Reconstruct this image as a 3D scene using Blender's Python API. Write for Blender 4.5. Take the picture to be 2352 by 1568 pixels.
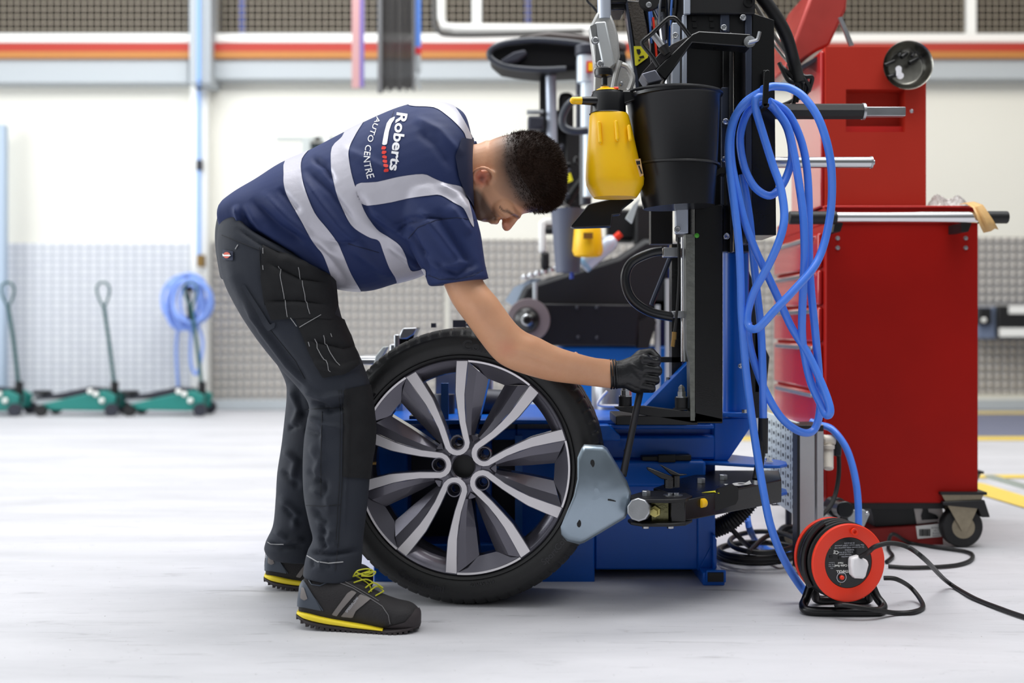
import bpy, math, random
import numpy as np
from mathutils import Vector, Matrix
from mathutils.bvhtree import BVHTree
random.seed(7); np.random.seed(7)
for o in list(bpy.data.objects): bpy.data.objects.remove(o)
C = bpy.context.scene.collection
R = math.radians; PI = math.pi

# ---------------- camera, world, lights, exposure ----------------
F = 2613.0; CX = 1176.0; HY = 753.0; H = 0.67      # focal length in px, vanishing point, eye height
cd = bpy.data.cameras.new('camera'); cam = bpy.data.objects.new('camera', cd); C.objects.link(cam)
cam.location = (0, 0, H); cam.rotation_euler = (PI/2, 0, 0)
cd.sensor_width = 36; cd.lens = F/2352*36; cd.shift_y = -(784-HY)/2352
cd.clip_end = 60
cd.dof.use_dof = True; cd.dof.focus_distance = 2.72; cd.dof.aperture_fstop = 1.9
bpy.context.scene.camera = cam
vs = bpy.context.scene.view_settings
vs.view_transform = 'Standard'; vs.look = 'None'; vs.gamma = 1; vs.use_curve_mapping = False
vs.exposure = 0.42

def lin(c):
    out = []
    for v in c[:3]:
        v = v/255.0
        out.append(v/12.92 if v <= .04045 else ((v+.055)/1.055)**2.4)
    return (*out, 1.0)

w = bpy.data.worlds.new('hall_light'); bpy.context.scene.world = w; w.use_nodes = True
nt = w.node_tree; nt.nodes.clear()
out = nt.nodes.new('ShaderNodeOutputWorld'); bg = nt.nodes.new('ShaderNodeBackground')
tc = nt.nodes.new('ShaderNodeTexCoord'); sp = nt.nodes.new('ShaderNodeSeparateXYZ')
nt.links.new(tc.outputs['Generated'], sp.inputs[0])
def wm(op, a, b=None, clamp=False):
    n = nt.nodes.new('ShaderNodeMath'); n.operation = op; n.use_clamp = clamp
    for i, v in enumerate((a, b)):
        if v is None: continue
        if isinstance(v, (int, float)): n.inputs[i].default_value = v
        else: nt.links.new(v, n.inputs[i])
    return n.outputs[0]
left = wm('POWER', wm('MULTIPLY', sp.outputs[0], -1.0, True), 2.0)          # daylight through the doors on the left
top = wm('POWER', wm('MULTIPLY', sp.outputs[2], 1.0, True), 1.5)
added_strips = wm('SINE', wm('MULTIPLY', sp.outputs[0], 26.0))                        # bright strips added overhead for the reflections
top = wm('MULTIPLY', top, wm('ADD', wm('MULTIPLY', added_strips, 0.45), 0.75))
val = wm('ADD', wm('ADD', wm('MULTIPLY', left, 0.9), wm('MULTIPLY', top, 0.75)), 0.085)
nt.links.new(val, bg.inputs['Strength']); bg.inputs['Color'].default_value = (0.95, 0.98, 1.0, 1)
nt.links.new(bg.outputs[0], out.inputs[0])

def area(name, loc, target, size, sizey, power, color=(1, 1, 1)):
    l = bpy.data.lights.new(name, 'AREA'); l.shape = 'RECTANGLE'; l.size = size; l.size_y = sizey
    l.energy = power; l.color = color
    o = bpy.data.objects.new(name, l); C.objects.link(o); o.location = loc
    d = Vector(target)-Vector(loc); o.rotation_euler = d.to_track_quat('-Z', 'Y').to_euler()
    return o
area('daylight_door', (-7.6, 3.6, 2.6), (0.0, 3.2, 0.7), 6.0, 4.0, 235, (0.93, 0.97, 1.0))
area('roof_light', (0.5, 3.0, 4.8), (0.3, 2.6, 0.0), 5.0, 3.4, 208, (1, 1, 1))
area('added_wall_light', (-2.4, 6.4, 4.3), (-2.6, 9.0, 1.2), 5.0, 1.6, 112, (0.97, 0.99, 1.0))  # added lamp, out of view, to brighten the left of the back wall
area('added_wall_light_right', (3.6, 6.2, 4.3), (3.4, 9.0, 1.2), 4.0, 1.6, 55, (1.0, 0.95, 0.86))  # added warm lamp, out of view, for the right of the wall

# ---------------- materials ----------------
MATS = {}
def mat(name, col, rough=.5, metal=0., bump=0., bscale=80., var=0., vscale=6., coat=0., sss=0., aniso=None, alpha=None, spec=None):
    if name in MATS: return MATS[name]
    m = bpy.data.materials.new(name); m.use_nodes = True
    n = m.node_tree; b = n.nodes['Principled BSDF']
    c = lin(col); b.inputs['Base Color'].default_value = c
    b.inputs['Roughness'].default_value = rough; b.inputs['Metallic'].default_value = metal
    if coat: b.inputs['Coat Weight'].default_value = coat; b.inputs['Coat Roughness'].default_value = .06
    if spec is not None: b.inputs['Specular IOR Level'].default_value = spec
    if sss:
        b.inputs['Subsurface Weight'].default_value = sss; b.inputs['Subsurface Radius'].default_value = (.012, .004, .002)
        b.inputs['Subsurface Scale'].default_value = 1.0
    if alpha is not None: b.inputs['Alpha'].default_value = alpha
    t = None
    if var or bump:
        t = n.nodes.new('ShaderNodeTexCoord')
    if var:
        nz = n.nodes.new('ShaderNodeTexNoise'); nz.inputs['Scale'].default_value = vscale; nz.inputs['Detail'].default_value = 6
        n.links.new(t.outputs['Object'], nz.inputs['Vector'])
        mx = n.nodes.new('ShaderNodeMix'); mx.data_type = 'RGBA'
        mx.inputs[6].default_value = tuple(max(0, v*(1-var)) for v in c[:3])+(1,)
        mx.inputs[7].default_value = tuple(min(1, v*(1+var)) for v in c[:3])+(1,)
        n.links.new(nz.outputs['Fac'], mx.inputs[0]); n.links.new(mx.outputs[2], b.inputs['Base Color'])
        mr = n.nodes.new('ShaderNodeMapRange'); mr.inputs[3].default_value = max(0.03, rough*.8); mr.inputs[4].default_value = min(1, rough*1.2)
        n.links.new(nz.outputs['Fac'], mr.inputs[0]); n.links.new(mr.outputs[0], b.inputs['Roughness'])
    if bump:
        nb = n.nodes.new('ShaderNodeTexNoise'); nb.inputs['Scale'].default_value = bscale; nb.inputs['Detail'].default_value = 4
        n.links.new(t.outputs['Object'], nb.inputs['Vector'])
        bp = n.nodes.new('ShaderNodeBump'); bp.inputs['Strength'].default_value = bump; bp.inputs['Distance'].default_value = .004
        n.links.new(nb.outputs['Fac'], bp.inputs['Height']); n.links.new(bp.outputs[0], b.inputs['Normal'])
    MATS[name] = m
    return m
BLUE = mat('blue_paint', (0, 90, 190), .36, 0, .06, 300, .12, 5, .1, spec=.35)
BLACK = mat('black_enamel', (9, 9, 11), .28, 0, .05, 400, .1, 8)
BLACKM = mat('black_matt_metal', (12, 12, 15), .5, 0, .06, 500)
BRUB = mat('black_rubber', (13, 13, 15), .5, 0, .1, 200)
BPLA = mat('black_plastic', (10, 11, 15), .3, 0, .03, 200)
STEEL = mat('bright_steel', (200, 202, 205), .2, 1)
STEELR = mat('brushed_steel', (176, 178, 182), .36, 1, .05, 300, .1, 30)
ZINC = mat('zinc_plate', (150, 164, 176), .33, 1, .03, 60, .15, 14)
ALU = mat('aluminium', (188, 188, 190), .4, 1, .04, 300, .08, 30)
CAST = mat('cast_aluminium', (186, 186, 184), .5, .55, .15, 300, .1, 20)
RED = mat('tool_chest_red', (152, 12, 3), .5, 0, .04, 600, .2, 4, spec=.18)
REDG = mat('glossy_red_enamel', (176, 30, 28), .14, 0, 0, 1, .12, 3, .6)
REDT = mat('toolbox_red', (176, 42, 26), .55, 0, .1, 900, .06, 8, spec=.25)
HOSE = mat('blue_hose_rubber', (74, 132, 238), .33, 0, .05, 900, .08, 40, .2)
HOSEL = mat('pale_blue_hose', (132, 162, 232), .45)
YEL = mat('yellow_plastic', (255, 196, 10), .34, 0, .02, 60, .06, 14, 0, .15)
WHITE = mat('white_paint', (236, 236, 232), .5)
WPLA = mat('white_plastic', (240, 238, 240), .35)
ORANGE = mat('orange_red_plastic', (238, 54, 22), .42, 0, .03, 300)
GREYP = mat('light_grey_steel_paint', (172, 178, 182), .5)
TEAL = mat('teal_green_paint', (26, 120, 112), .4, 0, .04, 200, .12, 6)
DGREY = mat('dark_grey_metal', (48, 50, 60), .45, .3)

# ---------------- geometry helpers ----------------
def P(px, py, d):
    k = d/F
    return Vector(((px-CX)*k, d, H-(py-HY)*k))
def S(d): return F/d                                      # px per metre at depth d

def tag(o, label=None, cat=None, group=None, kind=None):
    if label: o['label'] = label
    if cat: o['category'] = cat
    if group: o['group'] = group
    if kind: o['kind'] = kind
    return o
def thing(name, label, cat, loc=(0, 0, 0), group=None):
    o = bpy.data.objects.new(name, None); C.objects.link(o); o.location = loc
    o.empty_display_size = .05
    return tag(o, label, cat, group)
def origin(o):
    v = Vector((0, 0, 0))
    while o is not None: v += o.location; o = o.parent
    return v
def copy_tree(o, parent=None):
    c = o.copy(); C.objects.link(c); c.parent = parent
    for ch in list(o.children): copy_tree(ch, c)
    return c

class MB:
    def __init__(s): s.v = []; s.f = []; s.m = []
    def add(s, vs, fs, mi=0):
        n = len(s.v); s.v += [tuple(p) for p in vs]
        s.f += [tuple(i+n for i in f) for f in fs]; s.m += [mi]*len(fs); return s
    def box(s, a, b, mi=0):
        x0, y0, z0 = [min(a[i], b[i]) for i in range(3)]; x1, y1, z1 = [max(a[i], b[i]) for i in range(3)]
        return s.add([(x0, y0, z0), (x1, y0, z0), (x1, y1, z0), (x0, y1, z0), (x0, y0, z1), (x1, y0, z1), (x1, y1, z1), (x0, y1, z1)],
                     [(0, 3, 2, 1), (4, 5, 6, 7), (0, 1, 5, 4), (1, 2, 6, 5), (2, 3, 7, 6), (3, 0, 4, 7)], mi)
    def bpx(s, x0, y0, x1, y1, d, dep, mi=0):            # box whose front face covers the px rectangle at distance d
        a = P(x0, y0, d); b = P(x1, y1, d)
        return s.box((a.x, d, a.z), (b.x, d+dep, b.z), mi)
    def prism(s, poly, d, dep, mi=0, d2=None):           # outline at distance d, thickness dep
        n = len(poly)
        A = [P(x, y, d) for x, y in poly]
        ar = sum(A[i].x*A[(i+1) % n].z-A[(i+1) % n].x*A[i].z for i in range(n))
        if ar < 0: A.reverse()
        B = [Vector((p.x, p.y+dep, p.z)) for p in A]
        fs = [tuple(range(n)), tuple(range(2*n-1, n-1, -1))]
        fs += [(i, i+n, (i+1) % n+n, (i+1) % n) for i in range(n)]
        return s.add(A+B, fs, mi)
    def extr(s, A, vec, mi=0):                            # 3-D polygon extruded along vec
        n = len(A); A = [Vector(a) for a in A]; B = [a+Vector(vec) for a in A]
        fs = [tuple(range(n)), tuple(range(2*n-1, n-1, -1))]+[(i, i+n, (i+1) % n+n, (i+1) % n) for i in range(n)]
        return s.add(A+B, fs, mi)
    def lathe(s, prof, o, axis=(0, 0, 1), seg=32, mi=0, caps=True, a0=0., a1=2*PI):
        ax = Vector(axis).normalized(); t = Vector((1, 0, 0)) if abs(ax.x) < .9 else Vector((0, 1, 0))
        u = ax.cross(t).normalized(); v = ax.cross(u); o = Vector(o)
        full = abs(a1-a0-2*PI) < 1e-6; ns = seg if full else seg+1
        vs = []; fs = []
        for r, h in prof:
            for k in range(ns):
                a = a0+(a1-a0)*k/seg; vs.append(o+ax*h+(u*math.cos(a)+v*math.sin(a))*r)
        for i in range(len(prof)-1):
            for k in range(seg):
                k2 = (k+1) % ns
                fs.append((i*ns+k, i*ns+k2, (i+1)*ns+k2, (i+1)*ns+k))
        if caps and full:
            if prof[0][0] > 1e-6: fs.append(tuple(range(ns-1, -1, -1)))
            if prof[-1][0] > 1e-6: fs.append(tuple(range((len(prof)-1)*ns, len(prof)*ns)))
        return s.add(vs, fs, mi)
    def cyl(s, a, b, r, r2=None, seg=24, mi=0):
        a = Vector(a); b = Vector(b); L = (b-a).length
        return s.lathe([(r, 0), (r if r2 is None else r2, L)], a, b-a, seg, mi)
    def tube(s, pts, r, seg=10, sub=6, mi=0, smooth=True, closed=False):
        pts = [Vector(p) for p in pts]
        path = crom(pts, sub, closed) if smooth else pts
        n = len(path); vs = []; fs = []
        rr = r if isinstance(r, (list, tuple)) else None
        t0 = (path[1]-path[0]).normalized()
        up = Vector((0, 1, 0)) if abs(t0.y) < .9 else Vector((0, 0, 1))
        u = t0.cross(up).normalized()
        for i in range(n):
            if closed: t = (path[(i+1) % n]-path[i-1])
            else: t = path[min(i+1, n-1)]-path[max(i-1, 0)]
            if t.length < 1e-9: t = t0
            t.normalize(); u = (u-t*u.dot(t)); u = u.normalized() if u.length > 1e-6 else t.orthogonal().normalized()
            v = t.cross(u)
            q = r if rr is None else rr[0]+(rr[-1]-rr[0])*i/(n-1)
            for k in range(seg):
                a = 2*PI*k/seg; vs.append(path[i]+(u*math.cos(a)+v*math.sin(a))*q)
        m = n if closed else n-1
        for i in range(m):
            for k in range(seg):
                i2 = (i+1) % n
                fs.append((i*seg+k, i*seg+(k+1) % seg, i2*seg+(k+1) % seg, i2*seg+k))
        if not closed: fs += [tuple(range(seg-1, -1, -1)), tuple(range((n-1)*seg, n*seg))]
        return s.add(vs, fs, mi)
    def sphere(s, c, r, seg=16, mi=0, sc=(1, 1, 1)):
        c = Vector(c); n = seg//2; vs = []; fs = []
        for i in range(n+1):
            th = PI*i/n
            for k in range(seg):
                a = 2*PI*k/seg
                vs.append(c+Vector((math.sin(th)*math.cos(a)*r*sc[0], math.sin(th)*math.sin(a)*r*sc[1], math.cos(th)*r*sc[2])))
        for i in range(n):
            for k in range(seg): fs.append((i*seg+k, (i+1)*seg+k, (i+1)*seg+(k+1) % seg, i*seg+(k+1) % seg))
        return s.add(vs, fs, mi)
    def build(s, name, m, parent=None, bevel=0, smooth=True, ang=35, label=None, segs=2):
        me = bpy.data.meshes.new(name)
        o0 = origin(parent) if parent is not None else Vector((0, 0, 0))
        me.from_pydata([(p[0]-o0.x, p[1]-o0.y, p[2]-o0.z) for p in s.v], [], s.f)
        ms = m if isinstance(m, (list, tuple)) else [m]
        for x in ms: me.materials.append(x)
        if len(ms) > 1: me.polygons.foreach_set('material_index', s.m)
        me.validate(); me.update()
        if smooth:
            me.polygons.foreach_set('use_smooth', [True]*len(me.polygons))
            me.set_sharp_from_angle(angle=R(ang))
        ob = bpy.data.objects.new(name, me); C.objects.link(ob)
        if parent is not None: ob.parent = parent
        if bevel:
            b = ob.modifiers.new('bevel', 'BEVEL'); b.width = bevel; b.segments = segs; b.limit_method = 'ANGLE'; b.angle_limit = R(40)
            b.harden_normals = False
        if label: ob['label'] = label
        return ob

def crom(pts, sub=6, closed=False):
    n = len(pts); out = []
    rng = n if closed else n-1
    for i in range(rng):
        if closed: p0, p1, p2, p3 = pts[i-1], pts[i], pts[(i+1) % n], pts[(i+2) % n]
        else: p0, p1, p2, p3 = pts[max(i-1, 0)], pts[i], pts[i+1], pts[min(i+2, n-1)]
        for k in range(sub):
            t = k/sub
            out.append(.5*((2*p1)+(p2-p0)*t+(2*p0-5*p1+4*p2-p3)*t*t+(3*p1-p0-3*p2+p3)*t*t*t))
    if not closed: out.append(pts[-1].copy() if hasattr(pts[-1], 'copy') else pts[-1])
    return out
def one(fn, *a, **k): return fn(MB(), *a, **k)
def bolt(parent, px, py, d, r=.008, h=.007, name='bolt', m=None, dome=True, seg=6, axis=(0, -1, 0)):
    b = MB(); c = P(px, py, d)
    prof = [(r*1.25, 0), (r*1.25, h*.25), (r, h*.25), (r, h), (r*.75, h*1.15)]
    if dome: prof += [(r*.5, h*1.5), (r*.12, h*1.65)]
    else: prof += [(r*.5, h*1.15), (r*.5, h*.6), (0.0002, h*.6)]
    b.lathe(prof, c, axis, seg if dome else 16)
    return b.build(name, m or STEEL, parent, smooth=not dome or seg > 8)
TXT = {}
def text_geo(s, size=1., ext=0., off=0., align='LEFT'):
    cu = bpy.data.curves.new('t', 'FONT'); cu.body = s; cu.size = size; cu.offset = off; cu.extrude = ext; cu.align_x = align
    cu.resolution_u = 3
    ob = bpy.data.objects.new('t', cu); C.objects.link(ob)
    dg = bpy.context.evaluated_depsgraph_get(); dg.update()
    me = bpy.data.meshes.new_from_object(ob.evaluated_get(dg))
    v = [tuple(x.co) for x in me.vertices]; f = [tuple(p.vertices) for p in me.polygons]
    bpy.data.objects.remove(ob); bpy.data.curves.remove(cu); bpy.data.meshes.remove(me)
    return v, f
def text_flat(s, px, py, d, size_px, m, parent, name='lettering', ang=0., off=0., tilt=None):
    """lettering on a plane facing the viewer; px,py centre; ang degrees clockwise"""
    v, f = text_geo(s, 1., 0, off, 'CENTER')
    sz = size_px/S(d); c = P(px, py, d); a = R(-ang); b = MB()
    b.add([(c.x+(x*math.cos(a)-(y-.35)*math.sin(a))*sz, d, c.z+(x*math.sin(a)+(y-.35)*math.cos(a))*sz) for x, y, z in v], f)
    return b.build(name, m, parent, smooth=False)
# ================= the setting =================
WY = 9.3
def struct(name, b, m, **k):
    o = b.build(name, m, None, **k); o['kind'] = 'structure'; return o
# floor: pale screed with dirt, painted lines
fm = bpy.data.materials.new('pale_screed_floor'); fm.use_nodes = True
n = fm.node_tree; pb = n.nodes['Principled BSDF']; t = n.nodes.new('ShaderNodeTexCoord')
def noise(scale, det=6, rough=.6, vec=None, dist=0):
    z = n.nodes.new('ShaderNodeTexNoise'); z.inputs['Scale'].default_value = scale; z.inputs['Detail'].default_value = det
    z.inputs['Roughness'].default_value = rough; z.inputs['Distortion'].default_value = dist
    n.links.new(vec or t.outputs['Object'], z.inputs['Vector']); return z.outputs['Fac']
def ramp(src, a, b, ca, cb):
    r = n.nodes.new('ShaderNodeValToRGB'); r.color_ramp.elements[0].position = a; r.color_ramp.elements[1].position = b
    r.color_ramp.elements[0].color = ca; r.color_ramp.elements[1].color = cb; n.links.new(src, r.inputs[0]); return r.outputs[0]
def mixc(f, a, b, mode='MIX'):
    x = n.nodes.new('ShaderNodeMix'); x.data_type = 'RGBA'; x.blend_type = mode
    for s_, v in ((0, f), (6, a), (7, b)):
        if isinstance(v, (float, int)): x.inputs[s_].default_value = v
        elif isinstance(v, tuple): x.inputs[s_].default_value = v
        else: n.links.new(v, x.inputs[s_])
    return x.outputs[2]
mp = n.nodes.new('ShaderNodeMapping'); mp.inputs['Scale'].default_value = (.35, 1.6, 1); n.links.new(t.outputs['Object'], mp.inputs[0])
base = ramp(noise(2.2, 8, .65, mp.outputs[0], .6), .3, .7, lin((182, 182, 186)), lin((206, 205, 209)))
mp3 = n.nodes.new('ShaderNodeMapping'); mp3.inputs['Scale'].default_value = (1.2, 9, 1); n.links.new(t.outputs['Object'], mp3.inputs[0])
base = mixc(ramp(noise(3, 9, .72, mp3.outputs[0], .8), .58, .80, (0, 0, 0, 1), (1, 1, 1, 1)), base, lin((138, 137, 140)))
base = mixc(ramp(noise(26, 10, .7), .62, .80, (0, 0, 0, 1), (1, 1, 1, 1)), base, lin((150, 148, 148)))
base = mixc(ramp(noise(120, 3, .5), .72, .76, (0, 0, 0, 1), (1, 1, 1, 1)), base, lin((84, 80, 78)))
n.links.new(base, pb.inputs['Base Color'])
n.links.new(ramp(noise(5, 6), .3, .7, (.5, .5, .5, 1), (.7, .7, .7, 1)), pb.inputs['Roughness'])
pb.inputs['Specular IOR Level'].default_value = .3
bp = n.nodes.new('ShaderNodeBump'); bp.inputs['Strength'].default_value = .12; bp.inputs['Distance'].default_value = .003
n.links.new(noise(60, 8), bp.inputs['Height']); n.links.new(bp.outputs[0], pb.inputs['Normal'])
struct('floor', MB().box((-9, -3, -.1), (9, 14, 0)), fm)
# back wall, very slightly turned like in the photograph
wallm = mat('cream_wall_panel', (226, 224, 214), .6, 0, .01, 20, .03, .6)
WL = MB()
def wy(x): return WY+.012*x*1.0 if False else WY
struct('wall_back', MB().box((-9, WY, 0), (9, WY+.25, 2.72)), wallm)
# tread plate dado
tp = bpy.data.materials.new('aluminium_tread_plate'); tp.use_nodes = True
n = tp.node_tree; pb = n.nodes['Principled BSDF']; t = n.nodes.new('ShaderNodeTexCoord')
pb.inputs['Metallic'].default_value = .35; pb.inputs['Roughness'].default_value = .36; pb.inputs['Base Color'].default_value = lin((196, 190, 182))
sx = n.nodes.new('ShaderNodeSeparateXYZ'); n.links.new(t.outputs['Object'], sx.inputs[0])
def mth(op, a, b=None):
    q = n.nodes.new('ShaderNodeMath'); q.operation = op
    for i, v in enumerate((a, b)):
        if v is None: continue
        if isinstance(v, (int, float)): q.inputs[i].default_value = v
        else: n.links.new(v, q.inputs[i])
    return q.outputs[0]
K = 2*PI/.125
a_ = mth('MULTIPLY', sx.outputs[0], K); b_ = mth('MULTIPLY', sx.outputs[2], K*.9)
s1 = mth('SINE', mth('ADD', a_, b_)); s2 = mth('SINE', mth('SUBTRACT', a_, b_))
hgt = mth('MAXIMUM', mth('MULTIPLY', s1, s2), 0.0)
bp = n.nodes.new('ShaderNodeBump'); bp.inputs['Strength'].default_value = .9; bp.inputs['Distance'].default_value = .03
n.links.new(hgt, bp.inputs['Height']); n.links.new(bp.outputs[0], pb.inputs['Normal'])
rr = n.nodes.new('ShaderNodeValToRGB'); rr.color_ramp.elements[0].color = lin((168, 165, 162)); rr.color_ramp.elements[1].color = lin((236, 228, 218))
n.links.new(hgt, rr.inputs[0]); n.links.new(rr.outputs[0], pb.inputs['Base Color'])
def dado(i, x0, x1, y0, y1, m=tp, th=.02):
    struct('trim_%d' % i, MB().bpx(x0, y0, x1, y1, WY-th, th), m)
gridm = bpy.data.materials.new('white_perforated_panel'); gridm.use_nodes = True
n = gridm.node_tree; pb = n.nodes['Principled BSDF']; t = n.nodes.new('ShaderNodeTexCoord')
br = n.nodes.new('ShaderNodeTexBrick'); br.offset = 0; br.inputs['Scale'].default_value = 1; br.inputs['Brick Width'].default_value = .075; br.inputs['Row Height'].default_value = .055
br.inputs['Mortar Size'].default_value = .008; br.inputs['Color1'].default_value = lin((214, 216, 220)); br.inputs['Color2'].default_value = lin((208, 210, 216)); br.inputs['Mortar'].default_value = lin((176, 180, 188))
mp2 = n.nodes.new('ShaderNodeMapping'); mp2.inputs['Rotation'].default_value = (PI/2, 0, 0); n.links.new(t.outputs['Object'], mp2.inputs[0]); n.links.new(mp2.outputs[0], br.inputs['Vector'])
n.links.new(br.outputs['Color'], pb.inputs['Base Color']); pb.inputs['Roughness'].default_value = .4
dado(1, -700, 437, 558, 912, gridm)
dado(2, 486, 1020, 556, 918)
dado(3, 1032, 2052, 550, 905)
dado(4, 2060, 3000, 545, 902)
struct('baseboard_back', MB().bpx(-900, 918, 3200, 941, WY-.04, .04), GREYP, bevel=.006)
# column and pipe casing
struct('trim_5', MB().bpx(437, 190, 476, 936, WY-.12, .12), WHITE, bevel=.01)
struct('trim_6', MB().bpx(434, -120, 484, 192, WY-.3, .3), GREYP, bevel=.01)
# mezzanine edge: grey beam, timber edge, orange edging, white rail
struct('trim_7', MB().bpx(-900, 133, 432, 190, WY-.16, .4).bpx(486, 131, 3300, 181, WY-.16, .4), GREYP, bevel=.006)
struct('trim_8', MB().bpx(-900, 118, 3300, 133, WY-.2, 2.2), mat('timber_edge', (178, 116, 52), .6, 0, .05, 60, .1, 20))
struct('trim_9', MB().bpx(-900, 99, 3300, 118, WY-.19, .05), mat('orange_red_edging', (168, 36, 12), .5))
# mezzanine parapet: rails, posts and mesh in front of a dim storage area
mz = thing('mesh_guardrail', 'white guardrail with square wire mesh along the mezzanine edge above the grey beam', 'guardrail', P(1176, 118, WY-.12))
MB().bpx(-300, 76, 2600, 98, WY-.14, .07).build('bottom_rail', WHITE, mz, bevel=.006)
for x in (1095, 2232, -60):
    MB().bpx(x-11, -130, x+11, 76, WY-.13, .05).build('post', WHITE, mz, bevel=.004)
g = MB(); wd = WY-.1; x = -300.
while x < 2600:
    a = P(x, 0, wd); g.box((a.x-.0042, wd, 3.06), (a.x+.0042, wd+.006, 3.7)); x += 15.4
z = 3.08
while z < 3.7:
    g.box((P(-300, 0, wd).x, wd-.004, z-.0042), (P(2600, 0, wd).x, wd+.002, z+.0042)); z += .0548
g.build('wire_mesh', mat('mesh_wire', (150, 140, 124), .5), mz, smooth=False)
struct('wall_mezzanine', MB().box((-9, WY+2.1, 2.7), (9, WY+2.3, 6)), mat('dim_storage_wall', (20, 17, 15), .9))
struct('added_shade_slab', MB().box((-9, WY-.1, 3.95), (9, WY+2.3, 4.1)), mat('shade_slab_dark', (30, 28, 26), .9))  # unseen slab added to keep the storage behind the mesh dark
# painted floor areas
def floor_poly(name, poly, m, z=.002):
    b = MB(); pts = []
    for px, py in poly:
        d = F*H/(py-HY); pts.append(((px-CX)*d/F, d, z))
    n_ = len(pts); ar = sum(pts[i][0]*pts[(i+1) % n_][1]-pts[(i+1) % n_][0]*pts[i][1] for i in range(n_))
    if ar < 0: pts.reverse()
    b.add(pts, [tuple(range(n_))]); o = b.build(name, m, None, smooth=False); o['kind'] = 'structure'; return o
YLINE = mat('yellow_floor_paint', (226, 196, 86), .55, 0, 0, 1, .12, 14)
floor_poly('trim_10', [(1500, 951), (2700, 951), (2700, 1003), (1500, 1003)], mat('slate_blue_floor_paint', (112, 116, 138), .5, 0, 0, 1, .08, 5))
floor_poly('trim_11', [(1500, 946), (2700, 946), (2700, 951), (1500, 951)], YLINE, .003)
floor_poly('trim_12', [(1500, 1003), (2700, 1003), (2700, 1012), (1500, 1012)], YLINE, .003)
floor_poly('trim_13', [(1900, 1091), (2500, 1091), (2500, 1099), (1900, 1099)], YLINE, .003)
floor_poly('trim_14', [(2180, 1098), (2260, 1112), (2500, 1186), (2500, 1212), (2260, 1140), (2180, 1120)], YLINE, .004)

# ================= background things =================
# air pipe and hose coil on the column
t_ = thing('air_pipe', 'thin pale blue air pipe running down the column at the left', 'pipe', P(457, 400, WY-.4))
MB().cyl(P(457, -60, WY-.36), P(457, 185, WY-.36), .017).cyl(P(457, 185, WY-.16), P(457, 612, WY-.16), .015).tube([P(457, 180, WY-.36), P(457, 190, WY-.3), P(457, 198, WY-.16)], .017).build('pipe', mat('pale_blue_pipe', (130, 172, 232), .4), t_)
MB().cyl(P(457, 190, WY-.2), P(457, 200, WY-.16), .03).cyl(P(458, 368, WY-.15), P(458, 392, WY-.15), .026).build('clip', DGREY, t_)
MB().bpx(452, 585, 466, 612, WY-.22, .08).build('valve', mat('brass', (150, 120, 70), .4, .8), t_)
t_ = thing('air_hose', 'tangled pale blue air hose coil hung on the column by the trolley jacks', 'hose', P(430, 690, WY-.4))
random.seed(3); hb = MB()
for k in range(9):
    cx = 428+random.uniform(-10, 12); cy = 690+random.uniform(-8, 12); rx = random.uniform(22, 54); ry = random.uniform(44, 60)
    tilt = random.uniform(-.5, .5); dd = WY-.28-.03*k; pts = []
    for q in range(10):
        a = 2*PI*q/10
        pts.append(P(cx+rx*math.cos(a)*math.cos(tilt)-ry*math.sin(a)*math.sin(tilt)*.6, cy+ry*math.sin(a)+rx*math.cos(a)*math.sin(tilt), dd+.02*math.sin(a*2)))
    hb.tube(pts, .014, 8, 4, closed=True)
hb.tube([P(410, 740, WY-.3), P(405, 800, WY-.28), P(408, 870, WY-.25), P(412, 915, WY-.22)], .014, 8)
hb.tube([P(452, 740, WY-.3), P(466, 790, WY-.3), P(452, 858, WY-.3), P(438, 830, WY-.3), P(440, 742, WY-.3)], .013, 8)
hb.build('coil', HOSEL, t_)
MB().bpx(424, 632, 436, 668, WY-.34, .22).bpx(452, 635, 458, 660, WY-.3, .14).build('hook', BLACKM, t_, bevel=.005)
MB().tube([P(432, 640, WY-.45), P(434, 700, WY-.45), P(438, 738, WY-.45)], [.012, .022], 10).build('blow_gun', BLACKM, t_)

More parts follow.
